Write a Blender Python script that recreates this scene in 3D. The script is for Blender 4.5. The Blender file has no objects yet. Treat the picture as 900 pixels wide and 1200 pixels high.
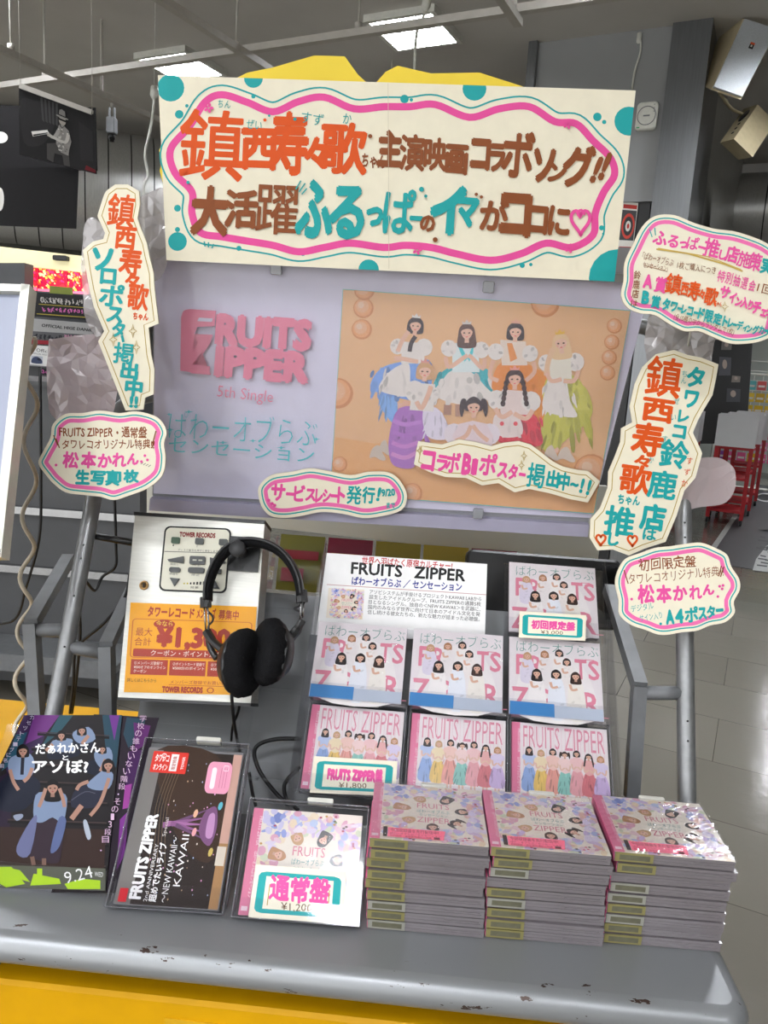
import bpy, math, random
from math import sin, cos, pi, radians, sqrt, atan2, hypot
from mathutils import Vector, Matrix, noise
from mathutils.geometry import delaunay_2d_cdt

SC = bpy.context.scene
COL = SC.collection
rnd = random.Random(7)

# ------------------------------------------------------------------ camera
F = 900.0                                   # focal length in pixels of the 900x1200 frame
PITCH, ROLL, YAW = radians(10.5), radians(3.6), radians(3.2)
EYE = Vector((0, 0, 1.45))
FWD = Vector((-sin(YAW) * cos(PITCH), cos(YAW) * cos(PITCH), -sin(PITCH)))
_r0 = Vector((cos(YAW), sin(YAW), 0)); _u0 = _r0.cross(FWD)
RGT = _r0 * cos(ROLL) + _u0 * sin(ROLL)
UPV = _u0 * cos(ROLL) - _r0 * sin(ROLL)
cam_data = bpy.data.cameras.new('camera')
cam_data.sensor_fit = 'VERTICAL'; cam_data.sensor_height = 24.0
cam_data.lens = 24.0 * F / 1200.0
cam_data.clip_start = 0.02; cam_data.clip_end = 200
cam = bpy.data.objects.new('camera', cam_data); COL.objects.link(cam)
cam.matrix_world = Matrix(((RGT.x, UPV.x, -FWD.x, EYE.x), (RGT.y, UPV.y, -FWD.y, EYE.y),
                           (RGT.z, UPV.z, -FWD.z, EYE.z), (0, 0, 0, 1)))
SC.camera = cam

# ------------------------------------------------------------------ colour management, world
SC.view_settings.view_transform = 'Standard'
try: SC.view_settings.look = 'None'
except Exception: pass
SC.view_settings.gamma = 1.0
SC.view_settings.use_curve_mapping = False
SC.view_settings.exposure = 0.42
SC.cycles.use_denoising = True
SC.cycles.max_bounces = 8
SC.cycles.transparent_max_bounces = 24
SC.cycles.caustics_reflective = False
SC.cycles.caustics_refractive = False
SC.cycles.sample_clamp_indirect = 6.0
W = bpy.data.worlds.new('store_ambient'); SC.world = W; W.use_nodes = True
W.node_tree.nodes['Background'].inputs[0].default_value = (0.97, 0.985, 1.0, 1)
W.node_tree.nodes['Background'].inputs[1].default_value = 2.5
LAMP_POWER = 100.0        # radiance of the ceiling lamps

# ------------------------------------------------------------------ pixel rays -> places in the room
def ray(x, y): return FWD + RGT * ((x - 450) / F) + UPV * ((600 - y) / F)
def atD(x, y, d): return EYE + ray(x, y) * d
def atZ(x, y, z): v = ray(x, y); return EYE + v * ((z - EYE.z) / v.z)
def atY(x, y, Y): v = ray(x, y); return EYE + v * ((Y - EYE.y) / v.y)
SA = radians(22.5)                          # the shop's own grid is turned against the display
E1 = Vector((cos(SA), -sin(SA), 0)); E2 = Vector((sin(SA), cos(SA), 0))
def store(a, b, z): return E1 * a + E2 * b + Vector((0, 0, z))
def atB(x, y, b): v = ray(x, y); return EYE + v * ((b - EYE.dot(E2)) / v.dot(E2))

def lin(c):
    c = c / 255.0
    return c / 12.92 if c <= 0.04045 else ((c + 0.055) / 1.055) ** 2.4
def C(h):
    if not isinstance(h, str): return h
    h = h.lstrip('#'); return (lin(int(h[0:2], 16)), lin(int(h[2:4], 16)), lin(int(h[4:6], 16)), 1.0)

# ------------------------------------------------------------------ materials (all node based)
MATS = {}
def mat(name, col='#808080', rough=0.5, metal=0.0, spec=0.5, nscale=0, namt=0.08, bump=0.0, bscale=200, emit=None, estr=0, coat=0, stretch=None):
    if name in MATS: return MATS[name]
    m = bpy.data.materials.new(name); m.use_nodes = True; MATS[name] = m
    nt = m.node_tree; b = nt.nodes['Principled BSDF']
    b.inputs['Roughness'].default_value = rough; b.inputs['Metallic'].default_value = metal
    b.inputs['Specular IOR Level'].default_value = spec
    b.inputs['Coat Weight'].default_value = coat
    c = C(col); b.inputs['Base Color'].default_value = c
    tc = nt.nodes.new('ShaderNodeTexCoord'); mp = nt.nodes.new('ShaderNodeMapping')
    nt.links.new(tc.outputs['Object'], mp.inputs['Vector'])
    if stretch: mp.inputs['Scale'].default_value = stretch
    if nscale:
        n = nt.nodes.new('ShaderNodeTexNoise'); n.inputs['Scale'].default_value = nscale; n.inputs['Detail'].default_value = 3
        nt.links.new(mp.outputs['Vector'], n.inputs['Vector'])
        r = nt.nodes.new('ShaderNodeValToRGB')
        r.color_ramp.elements[0].position = 0.3; r.color_ramp.elements[1].position = 0.7
        r.color_ramp.elements[0].color = [v * (1 - namt) for v in c[:3]] + [1]
        r.color_ramp.elements[1].color = [min(1, v * (1 + namt)) for v in c[:3]] + [1]
        nt.links.new(n.outputs['Fac'], r.inputs['Fac']); nt.links.new(r.outputs['Color'], b.inputs['Base Color'])
    if bump:
        n2 = nt.nodes.new('ShaderNodeTexNoise'); n2.inputs['Scale'].default_value = bscale; n2.inputs['Detail'].default_value = 2
        nt.links.new(mp.outputs['Vector'], n2.inputs['Vector'])
        bp = nt.nodes.new('ShaderNodeBump'); bp.inputs['Strength'].default_value = bump; bp.inputs['Distance'].default_value = 0.002
        nt.links.new(n2.outputs['Fac'], bp.inputs['Height']); nt.links.new(bp.outputs['Normal'], b.inputs['Normal'])
    if emit:
        b.inputs['Emission Color'].default_value = C(emit); b.inputs['Emission Strength'].default_value = estr
    return m

def print_mat(name, rough=0.45, spec=0.35, coat=0.0, estr=0.0):
    """inks printed or drawn on a sheet: the colour sits in the mesh's own 'ink' attribute"""
    if name in MATS: return MATS[name]
    m = bpy.data.materials.new(name); m.use_nodes = True; MATS[name] = m
    nt = m.node_tree; b = nt.nodes['Principled BSDF']
    a = nt.nodes.new('ShaderNodeAttribute'); a.attribute_name = 'ink'
    n = nt.nodes.new('ShaderNodeTexNoise'); n.inputs['Scale'].default_value = 45; n.inputs['Detail'].default_value = 3
    tc = nt.nodes.new('ShaderNodeTexCoord'); nt.links.new(tc.outputs['Object'], n.inputs['Vector'])
    mr = nt.nodes.new('ShaderNodeMapRange'); mr.inputs['To Min'].default_value = 0.93; mr.inputs['To Max'].default_value = 1.05
    nt.links.new(n.outputs['Fac'], mr.inputs['Value'])
    mx = nt.nodes.new('ShaderNodeMix'); mx.data_type = 'RGBA'; mx.blend_type = 'MULTIPLY'; mx.inputs['Factor'].default_value = 1
    nt.links.new(a.outputs['Color'], mx.inputs['A']); nt.links.new(mr.outputs['Result'], mx.inputs['B'])
    nt.links.new(mx.outputs['Result'], b.inputs['Base Color'])
    b.inputs['Roughness'].default_value = rough; b.inputs['Specular IOR Level'].default_value = spec; b.inputs['Coat Weight'].default_value = coat
    if estr:
        nt.links.new(mx.outputs['Result'], b.inputs['Emission Color']); b.inputs['Emission Strength'].default_value = estr
    return m

def clear_mat(name, tint='#fbfbfc', base=0.010, edge=0.40, rough=0.06, haze=0.0, hazecol='#c8ccd0', wr=0.0, wscale=30):
    """thin clear plastic: see-through with a grazing gloss, optionally a little milky"""
    if name in MATS: return MATS[name]
    m = bpy.data.materials.new(name); m.use_nodes = True; MATS[name] = m
    nt = m.node_tree; nt.nodes.clear()
    out = nt.nodes.new('ShaderNodeOutputMaterial')
    t = nt.nodes.new('ShaderNodeBsdfTransparent'); t.inputs[0].default_value = C(tint)
    g = nt.nodes.new('ShaderNodeBsdfGlossy'); g.inputs['Roughness'].default_value = rough; g.inputs['Color'].default_value = (1, 1, 1, 1)
    lw = nt.nodes.new('ShaderNodeLayerWeight'); lw.inputs['Blend'].default_value = 0.25
    mr = nt.nodes.new('ShaderNodeMapRange'); mr.inputs['To Min'].default_value = base; mr.inputs['To Max'].default_value = edge
    nt.links.new(lw.outputs['Facing'], mr.inputs['Value'])
    mx = nt.nodes.new('ShaderNodeMixShader')
    nt.links.new(mr.outputs['Result'], mx.inputs[0]); nt.links.new(g.outputs[0], mx.inputs[2])
    if haze > 0:
        d = nt.nodes.new('ShaderNodeBsdfDiffuse'); d.inputs[0].default_value = C(hazecol)
        m2 = nt.nodes.new('ShaderNodeMixShader'); m2.inputs[0].default_value = haze
        nt.links.new(t.outputs[0], m2.inputs[1]); nt.links.new(d.outputs[0], m2.inputs[2]); nt.links.new(m2.outputs[0], mx.inputs[1])
    else:
        nt.links.new(t.outputs[0], mx.inputs[1])
    if wr:
        tc = nt.nodes.new('ShaderNodeTexCoord')
        n = nt.nodes.new('ShaderNodeTexNoise'); n.inputs['Scale'].default_value = wscale; n.inputs['Distortion'].default_value = 2.5
        nt.links.new(tc.outputs['Object'], n.inputs['Vector'])
        bp = nt.nodes.new('ShaderNodeBump'); bp.inputs['Strength'].default_value = wr; bp.inputs['Distance'].default_value = 0.004
        nt.links.new(n.outputs['Fac'], bp.inputs['Height']); nt.links.new(bp.outputs['Normal'], g.inputs['Normal'])
    nt.links.new(mx.outputs[0], out.inputs[0])
    return m

INK = print_mat('matte_print', 0.5, 0.25)
GLOSS = print_mat('glossy_print', 0.28, 0.4)
DEEP = print_mat('dark_print', 0.4, 0.10)
LIT = print_mat('backlit_print', 0.5, 0.2, estr=1.0)
CLEAR = clear_mat('clear_acrylic')
WRAP = clear_mat('case_film', '#fdfdfe', 0.012, 0.26, 0.12, 0.0, wr=0.5, wscale=22)
LIDM = clear_mat('jewel_lid', '#fcfcfd', 0.007, 0.22, 0.12, wr=0.12, wscale=14)
KEEPE = clear_mat('keeper_edge', '#f0f0f2', .03, .3, .15, .38, '#8e8e92')
SLEEVE = clear_mat('poster_sleeve', '#fafafc', 0.03, 0.45, 0.1, 0.08, '#c9c9d6', wr=0.5, wscale=5)
SILVER = mat('silver_paint', '#8b8c8d', 0.38, 0.55, 0.5, 60, 0.10)
GREYP = mat('grey_paint', '#6f7173', 0.5, 0.2, 0.4, 40, 0.08)
STEEL = mat('brushed_steel', '#c4c3bb', 0.36, 0.55, 0.5, 20, 0.07, 0.15, 90, stretch=(1, 14, 1))
STAIN = mat('stainless_cladding', '#b3b3b0', 0.36, 0.5, 0.5, 6, 0.08, 0.05, 40, stretch=(20, 20, 1))
BLACK = mat('black_plastic', '#161617', 0.38, 0, 0.5, 60, 0.2)
FABRIC = mat('black_fabric', '#0e0e10', 0.9, 0, 0.2, 300, 0.3, 0.6, 500)
RUBBER = mat('black_cable', '#0c0c0d', 0.5, 0, 0.4, 200, 0.2)
YELLOW = mat('yellow_paint', '#d09a00', 0.5, 0, 0.2, 12, 0.06)
BEIGE = mat('beige_plastic', '#b5a888', 0.5, 0, 0.4, 30, 0.06)
CORDW = mat('beige_cord', '#b6ab97', 0.5, 0, 0.4, 80, 0.1)
WHITEP = mat('white_plastic', '#d4d4cb', 0.4, 0, 0.4, 60, 0.05)
CHROME = mat('chrome', '#a2a2a2', 0.22, 1.0, 0.5, 30, 0.05)
BRASS = mat('brass', '#b08a5a', 0.3, 0.9, 0.5, 80, 0.1)
DARK = mat('dark_grey_panel', '#4c4d4f', 0.5, 0.1, 0.4, 8, 0.06)
RED = mat('red_paint', '#a8131c', 0.4, 0, 0.4, 30, 0.08)
CEILM = mat('ceiling_board', '#c9c6c1', 0.85, 0, 0.2, 3, 0.03)
RAILM = mat('ceiling_rail', '#b9b5ad', 0.5, 0, 0.3, 20, 0.05)
WALLM = mat('grey_wall', '#8d8e8e', 0.6, 0, 0.3, 4, 0.03)
LAMPM = mat('lamp_panel', '#ffffff', 0.5, emit='#f6f9ff', estr=LAMP_POWER, nscale=10, namt=0.02)

# ------------------------------------------------------------------ frames: flat things get their own axes (u right, v up, w to the viewer)
class Fr:
    def __init__(s, o, lean=0.0, yaw=0.0, spin=0.0):
        s.o = Vector(o)
        x = Vector((cos(yaw), sin(yaw), 0)); b = Vector((-sin(yaw), cos(yaw), 0))
        u = b * sin(lean) + Vector((0, 0, 1)) * cos(lean)
        s.n = x.cross(u)
        s.x = x * cos(spin) + u * sin(spin); s.u = u * cos(spin) - x * sin(spin)
    def mw(s):
        return Matrix(((s.x.x, s.u.x, s.n.x, s.o.x), (s.x.y, s.u.y, s.n.y, s.o.y), (s.x.z, s.u.z, s.n.z, s.o.z), (0, 0, 0, 1)))
    def loc(s, px, py, w=0.0):
        v = ray(px, py); p0 = s.o + s.n * w
        P = EYE + v * ((p0 - EYE).dot(s.n) / v.dot(s.n)); d = P - s.o
        return d.dot(s.x), d.dot(s.u)
    def px(s, w=0.0): return lambda x, y: s.loc(x, y, w)
    def pt(s, u, v, w=0.0): return s.o + s.x * u + s.u * v + s.n * w
    def inv(s, P): d = Vector(P) - s.o; return Vector((d.dot(s.x), d.dot(s.u), d.dot(s.n)))
def through(px, py, Y, lean=0.0, yaw=0.0): return Fr(atY(px, py, Y), radians(lean), radians(yaw))
def page(u0, v0, w, h): return lambda x, y: (u0 + x * w / 100.0, v0 - y * h / 100.0)

# ------------------------------------------------------------------ 2D helpers
def smooth(pts, n=6, closed=True):
    out = []; N = len(pts)
    for i in range(N if closed else N - 1):
        g = lambda k: pts[(i + k) % N] if closed else pts[min(max(i + k, 0), N - 1)]
        p0, p1, p2, p3 = g(-1), g(0), g(1), g(2)
        for k in range(n):
            t = k / n; t2, t3 = t * t, t * t * t
            out.append(tuple(0.5 * (2 * p1[j] + (p2[j] - p0[j]) * t + (2 * p0[j] - 5 * p1[j] + 4 * p2[j] - p3[j]) * t2 + (3 * p1[j] - p0[j] - 3 * p2[j] + p3[j]) * t3) for j in range(len(p1))))
    if not closed: out.append(tuple(pts[-1]))
    return out
def area(p): return 0.5 * sum(p[i][0] * p[(i + 1) % len(p)][1] - p[(i + 1) % len(p)][0] * p[i][1] for i in range(len(p)))
def inset(pts, d):
    s = 1 if area(pts) > 0 else -1; N = len(pts); out = []
    for i in range(N):
        a, b, c = pts[i - 1], pts[i], pts[(i + 1) % N]
        d1 = (b[0] - a[0], b[1] - a[1]); d2 = (c[0] - b[0], c[1] - b[1])
        l1 = hypot(*d1) or 1e-9; l2 = hypot(*d2) or 1e-9
        n1 = (-d1[1] / l1, d1[0] / l1); n2 = (-d2[1] / l2, d2[0] / l2)
        nx, ny = n1[0] + n2[0], n1[1] + n2[1]; q = nx * nx + ny * ny
        if q < 0.4: q = 0.4 + 0 * q
        out.append((b[0] + s * d * 2 * nx / q, b[1] + s * d * 2 * ny / q))
    return out
def circ(cx, cy, rx, ry=None, n=20, a0=0.0, a1=2 * pi):
    ry = rx if ry is None else ry
    full = abs(a1 - a0 - 2 * pi) < 1e-6
    return [(cx + rx * cos(a0 + (a1 - a0) * i / (n if full else n - 1)), cy + ry * sin(a0 + (a1 - a0) * i / (n if full else n - 1))) for i in range(n)]
def ell(cx, cy, rx, ry, rot, n=18):
    return [(cx + rx * cos(t) * cos(rot) - ry * sin(t) * sin(rot), cy + rx * cos(t) * sin(rot) + ry * sin(t) * cos(rot)) for t in [2 * pi * i / n for i in range(n)]]
def rrect(x0, y0, x1, y1, r, n=4):
    out = []
    for cx, cy, a in ((x1 - r, y0 + r, -pi / 2), (x1 - r, y1 - r, 0), (x0 + r, y1 - r, pi / 2), (x0 + r, y0 + r, pi)):
        out += [(cx + r * cos(a + pi / 2 * i / n), cy + r * sin(a + pi / 2 * i / n)) for i in range(n + 1)]
    return out
def quadmap(q):
    """(s,t) in 0..1 over a pixel quad TL,TR,BR,BL"""
    def f(s, t):
        return tuple((q[0][k] * (1 - s) + q[1][k] * s) * (1 - t) + (q[3][k] * (1 - s) + q[2][k] * s) * t for k in (0, 1))
    return f
def clip(sub, box):
    s = 1 if area(box) > 0 else -1; out = list(sub)
    for i in range(len(box)):
        a, b = box[i], box[(i + 1) % len(box)]; inp = out; out = []
        side = lambda p: s * ((b[0] - a[0]) * (p[1] - a[1]) - (b[1] - a[1]) * (p[0] - a[0]))
        for j in range(len(inp)):
            p, q = inp[j - 1], inp[j]; sp, sq = side(p), side(q)
            if (sp >= 0) != (sq >= 0):
                t = sp / (sp - sq); out.append((p[0] + (q[0] - p[0]) * t, p[1] + (q[1] - p[1]) * t))
            if sq >= 0: out.append(q)
        if not out: return []
    return out
def heart(cx, cy, w, h, n=28):
    out = []
    for i in range(n):
        t = 2 * pi * i / n
        out.append((cx + w / 2 * sin(t) ** 3, cy - h / 2 * (13 * cos(t) - 5 * cos(2 * t) - 2 * cos(3 * t) - cos(4 * t)) / 15))
    return out
def star4(cx, cy, w, h):
    return [(cx, cy - h), (cx + w * .25, cy - h * .25), (cx + w, cy), (cx + w * .25, cy + h * .25), (cx, cy + h), (cx - w * .25, cy + h * .25), (cx - w, cy), (cx - w * .25, cy - h * .25)]

# ------------------------------------------------------------------ glyphs
_fc = bpy.data.curves.new('lettering_source', 'FONT'); _fo = bpy.data.objects.new('lettering_source', _fc); COL.objects.link(_fo)
_fc.fill_mode = 'FRONT'; _fc.resolution_u = 2
_GL = {}
def glyph(s, bold=0.0):
    """flat outline of a word; heavier strokes come from overlapping shifted copies, like several passes of a marker"""
    k = (s, round(bold, 4))
    if k not in _GL:
        _fc.body = s; _fc.offset = bold if bold < 0 else 0.0
        me = bpy.data.meshes.new_from_object(_fo)
        vs = [(v.co.x, v.co.y) for v in me.vertices]; fs = [tuple(p.vertices) for p in me.polygons]
        bpy.data.meshes.remove(me)
        if bold > .012:
            dense = len(vs) / max(1, len(s)); r = bold * .9 * min(1.6, max(.5, 1.7 - dense / 85.0)); V, Q = [], []
            for i in range(6):
                dx, dy = r * cos(i * pi / 3 + .5), r * sin(i * pi / 3 + .5); o = len(V)
                V += [(x + dx, y + dy) for x, y in vs]; Q += [tuple(o + j for j in f) for f in fs]
            vs, fs = V, Q
        _GL[k] = (vs, fs, min(v[0] for v in vs), max(v[0] for v in vs), min(v[1] for v in vs), max(v[1] for v in vs))
    return _GL[k]

# ------------------------------------------------------------------ mesh builder
class MB:
    def __init__(s): s.v = []; s.f = []; s.m = []; s.c = []; s.sm = []; s.mats = []; s.cur = 0; s.z = 0.0; s.dz = 1.2e-5; s.gain = 1.0
    def use(s, m):
        if m not in s.mats: s.mats.append(m)
        s.cur = s.mats.index(m); return s
    def add(s, vs, fs, col=(0.5, 0.5, 0.5, 1), sm=False):
        if not s.mats: s.mats.append(INK)
        b = len(s.v); s.v.extend(tuple(p) for p in vs); c = C(col)
        if s.gain != 1.0: g = min(s.gain, 0.84 / max(c[:3])); c = tuple(k * g for k in c[:3]) + (1.0,)
        for f in fs: s.f.append([b + i for i in f]); s.m.append(s.cur); s.c.append(c); s.sm.append(sm)
        return s
    # ---- flat art: M maps page/pixel coordinates to (u, v); every new layer lies a hair above the last
    def poly(s, M, pts, col, z=None):
        if len(pts) < 3: return s
        if z is None: s.z += s.dz; z = s.z
        q = [M(*p) for p in pts]
        if area(q) < 0: q.reverse()
        return s.add([(p[0], p[1], z) for p in q], [list(range(len(q)))], col)
    def slab(s, M, pts, z0, z1, col, side=None):
        q = [M(*p) for p in pts]
        if area(q) < 0: q.reverse()
        n = len(q); s.z = max(s.z, z1)
        s.add([(p[0], p[1], z1) for p in q], [list(range(n))], col)
        s.add([(p[0], p[1], z0) for p in q], [list(range(n))[::-1]], side or col)
        s.add([(p[0], p[1], z0) for p in q] + [(p[0], p[1], z1) for p in q], [[i, (i + 1) % n, n + (i + 1) % n, n + i] for i in range(n)], side or col)
        return s
    def stroke(s, M, pts, w, col, closed=False, z=None):
        if z is None: s.z += s.dz; z = s.z
        N = len(pts); L = []; R = []
        for i in range(N):
            a = pts[i - 1] if (i or closed) else pts[0]; c = pts[(i + 1) % N] if (i < N - 1 or closed) else pts[-1]; b = pts[i]
            dx, dy = c[0] - a[0], c[1] - a[1]; l = hypot(dx, dy) or 1e-9
            ww = w[i] if isinstance(w, (list, tuple)) else w
            nx, ny = -dy / l * ww / 2, dx / l * ww / 2
            L.append(M(b[0] + nx, b[1] + ny)); R.append(M(b[0] - nx, b[1] - ny))
        vs = [(p[0], p[1], z) for p in L] + [(p[0], p[1], z) for p in R]
        return s.add(vs, [[i, (i + 1) % N, N + (i + 1) % N, N + i] for i in range(N if closed else N - 1)], col)
    def _passes(s, vs, bold):
        n = 6 if bold > .012 else 1; z0 = s.z + s.dz; s.z += s.dz * n
        return max(1, len(vs) // n), z0
    def text(s, M, t, x0, y0, x1, y1, h, col, bold=0.0, hand=0.0):
        vs, fs, a, b, _, _ = glyph(t, bold); n1, z0 = s._passes(vs, bold)
        L = hypot(x1 - x0, y1 - y0); dx, dy = (x1 - x0) / L, (y1 - y0) / L; k = L / (b - a); out = []
        ph = rnd.random() * 9
        for i, (x, y) in enumerate(vs):
            if hand: x, y = x + hand * .07 * sin(y * 5 + x * 1.7 + ph), y + hand * .09 * sin(x * 3.3 + ph) + hand * .05 * sin(x * 7.7)
            q = M(x0 + dx * (x - a) * k + dy * y * h, y0 + dy * (x - a) * k - dx * y * h); out.append((q[0], q[1], z0 + s.dz * (i // n1)))
        return s.add(out, fs, col)
    def ch(s, M, t, cx, cy, w, h, col, bold=0.03, rot=0.0):
        vs, fs, a, b, c, d = glyph(t, bold); n1, z0 = s._passes(vs, bold); out = []; cr, sr = cos(radians(rot)), sin(radians(rot))
        for i, (x, y) in enumerate(vs):
            X = ((x - a) / (b - a) - .5) * w; Y = -((y - c) / (d - c) - .5) * h
            q = M(cx + X * cr - Y * sr, cy + X * sr + Y * cr); out.append((q[0], q[1], z0 + s.dz * (i // n1)))
        return s.add(out, fs, col)
    # ---- solids
    def box(s, a, b, col=(0.5, 0.5, 0.5, 1), M=None):
        x0, y0, z0 = a; x1, y1, z1 = b
        vs = [Vector(p) for p in ((x0, y0, z0), (x1, y0, z0), (x1, y1, z0), (x0, y1, z0), (x0, y0, z1), (x1, y0, z1), (x1, y1, z1), (x0, y1, z1))]
        if M: vs = [M(p) for p in vs]
        return s.add(vs, [[3, 2, 1, 0], [4, 5, 6, 7], [0, 1, 5, 4], [1, 2, 6, 5], [2, 3, 7, 6], [3, 0, 4, 7]], col)
    def hexa(s, p, col=(0.5, 0.5, 0.5, 1)):
        return s.add(p, [[3, 2, 1, 0], [4, 5, 6, 7], [0, 1, 5, 4], [1, 2, 6, 5], [2, 3, 7, 6], [3, 0, 4, 7]], col)
    def rbox(s, a, b, r, col=(0.5, 0.5, 0.5, 1), n=3, M=None):
        """box with rounded corners seen from +z, small edge bevel on the front"""
        x0, y0, z0 = a; x1, y1, z1 = b; e = min(r * .4, (z1 - z0) * .3)
        P = rrect(x0, y0, x1, y1, r, n); Q = rrect(x0 + e, y0 + e, x1 - e, y1 - e, max(r - e, e * .3), n); N = len(P)
        vs = [Vector((p[0], p[1], z0)) for p in P] + [Vector((p[0], p[1], z1 - e)) for p in P] + [Vector((p[0], p[1], z1)) for p in Q]
        if M: vs = [M(v) for v in vs]
        fs = [list(range(N))[::-1], [2 * N + i for i in range(N)]]
        for k in (0, 1): fs += [[k * N + i, k * N + (i + 1) % N, (k + 1) * N + (i + 1) % N, (k + 1) * N + i] for i in range(N)]
        return s.add(vs, fs, col)
    def tube(s, pts, r, n=10, col=(0.5, 0.5, 0.5, 1), closed=False, square=False):
        pts = [Vector(p) for p in pts]; N = len(pts); rings = []; up = None
        for i in range(N):
            a = pts[i - 1] if (i or closed) else pts[0]; c = pts[(i + 1) % N] if (i < N - 1 or closed) else pts[-1]
            t = (c - a).normalized()
            if up is None:
                up = Vector((0, 0, 1)) if abs(t.z) < 0.9 else Vector((1, 0, 0))
            side = t.cross(up)
            if side.length < 1e-6: side = t.cross(Vector((0, 1, 0)))
            side.normalize(); up = side.cross(t).normalized()
            rr = r[i] if isinstance(r, (list, tuple)) else r
            rings.append([pts[i] + (side * cos(2 * pi * k / n + (pi / 4 if square else 0)) + up * sin(2 * pi * k / n + (pi / 4 if square else 0))) * rr for k in range(n)])
        vs = [p for R in rings for p in R]; fs = []
        for i in range(N if closed else N - 1):
            j = (i + 1) % N
            fs += [[i * n + k, i * n + (k + 1) % n, j * n + (k + 1) % n, j * n + k] for k in range(n)]
        if not closed: fs += [list(range(n))[::-1], [(N - 1) * n + k for k in range(n)]]
        return s.add(vs, fs, col, sm=not square)
    def lathe(s, prof, o, ax, n=20, col=(0.5, 0.5, 0.5, 1), sm=True, sx=1.0, sy=1.0, u=None):
        """profile [(radius, height)] turned around axis ax at o"""
        ax = Vector(ax).normalized(); o = Vector(o)
        u = Vector(u).normalized() if u is not None else (ax.orthogonal().normalized()); w = ax.cross(u)
        vs = []; N = len(prof)
        for r, h in prof:
            vs += [o + ax * h + u * (r * sx * cos(2 * pi * k / n)) + w * (r * sy * sin(2 * pi * k / n)) for k in range(n)]
        fs = [[i * n + k, i * n + (k + 1) % n, (i + 1) * n + (k + 1) % n, (i + 1) * n + k] for i in range(N - 1) for k in range(n)]
        fs += [list(range(n))[::-1], [(N - 1) * n + k for k in range(n)]]
        return s.add(vs, fs, col, sm)
    def build(s, name, parent=None, fr=None, wf=None):
        if wf is not None: s.v = [tuple(wf.inv(p)) for p in s.v]
        me = bpy.data.meshes.new(name); me.from_pydata(s.v, [], s.f)
        for m in s.mats: me.materials.append(m)
        me.polygons.foreach_set('material_index', s.m)
        me.polygons.foreach_set('use_smooth', s.sm)
        at = me.color_attributes.new('ink', 'FLOAT_COLOR', 'CORNER'); buf = []
        for f, c in zip(s.f, s.c): buf.extend(tuple(c) * len(f))
        at.data.foreach_set('color', buf); me.update()
        o = bpy.data.objects.new(name, me); COL.objects.link(o)
        if parent is not None: o.parent = parent
        elif fr is not None: o.matrix_world = fr.mw()
        return o
def tag(o, label, cat, group=None):
    o['label'] = label; o['category'] = cat
    if group: o['group'] = group
    return o
def thing(name, label, cat, fr=None, group=None, at=None):
    o = bpy.data.objects.new(name, None); o.empty_display_size = 0.05; COL.objects.link(o)
    if fr is not None: o.matrix_world = fr.mw()
    elif at is not None: o.location = at
    return tag(o, label, cat, group)
def struct(mb, name, fr=None):
    o = mb.build(name, None, fr); o['kind'] = 'structure'; return o
def dup(root, label=None):
    r = root.copy(); COL.objects.link(r)
    for ch in root.children:
        c = ch.copy(); COL.objects.link(c); c.parent = r
        for g in ch.children: d = g.copy(); COL.objects.link(d); d.parent = c
    if label: r['label'] = label
    return r

# =================================================================== THE SHOP
SF = Fr((0, 0, 0)); SF.x = E1; SF.u = E2; SF.n = Vector((0, 0, 1))       # shop-grid axes: u along E1, v along E2, w up
ZC = 3.65
# floor: glossy grey vinyl tiles
def floor_material():
    m = mat('vinyl_tile', '#77736a', 0.16, 0, 0.5)
    nt = m.node_tree; b = nt.nodes['Principled BSDF']; tc = nt.nodes['Texture Coordinate']
    br = nt.nodes.new('ShaderNodeTexBrick'); br.offset = 0.5
    br.inputs['Scale'].default_value = 1.0; br.inputs['Brick Width'].default_value = 0.9; br.inputs['Row Height'].default_value = 0.45
    br.inputs['Mortar Size'].default_value = 0.0016; br.inputs['Color1'].default_value = C('#77736a'); br.inputs['Color2'].default_value = C('#6f6b62'); br.inputs['Mortar'].default_value = C('#47443d')
    nt.links.new(tc.outputs['Object'], br.inputs['Vector'])
    n = nt.nodes.new('ShaderNodeTexNoise'); n.inputs['Scale'].default_value = 14; n.inputs['Detail'].default_value = 4
    nt.links.new(tc.outputs['Object'], n.inputs['Vector'])
    mr = nt.nodes.new('ShaderNodeMapRange'); mr.inputs['To Min'].default_value = 0.08; mr.inputs['To Max'].default_value = 0.2
    nt.links.new(n.outputs['Fac'], mr.inputs['Value']); nt.links.new(mr.outputs['Result'], b.inputs['Roughness'])
    bp = nt.nodes.new('ShaderNodeBump'); bp.inputs['Strength'].default_value = 0.12; bp.inputs['Distance'].default_value = 0.01
    nt.links.new(n.outputs['Fac'], bp.inputs['Height']); nt.links.new(bp.outputs['Normal'], b.inputs['Normal'])
    nt.links.new(br.outputs['Color'], b.inputs['Base Color'])
    return m
ID = lambda x, y: (x, y)
mb = MB().use(floor_material()); mb.slab(ID, [(-13, -9), (6, -9), (6, 16.2), (-13, 16.2)], -0.1, 0.0, '#808080'); struct(mb, 'floor', SF)
mb = MB().use(CEILM); mb.slab(ID, [(-13, -9), (6, -9), (6, 16.2), (-13, 16.2)], ZC, ZC + 0.1, '#808080'); struct(mb, 'ceiling', SF)
mb = MB().use(mat('far_wall', '#a9ada6', 0.7, 0, 0.3, 2, 0.05)); mb.box((-13, 15.9, 0), (6, 16.1, ZC)); struct(mb, 'wall_back', SF)
mb = MB().use(mat('side_wall', '#8f9089', 0.7, 0, 0.3, 2, 0.05)); mb.box((5.0, -9, 0), (5.2, 16, ZC)); struct(mb, 'wall_right', SF)
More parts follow.
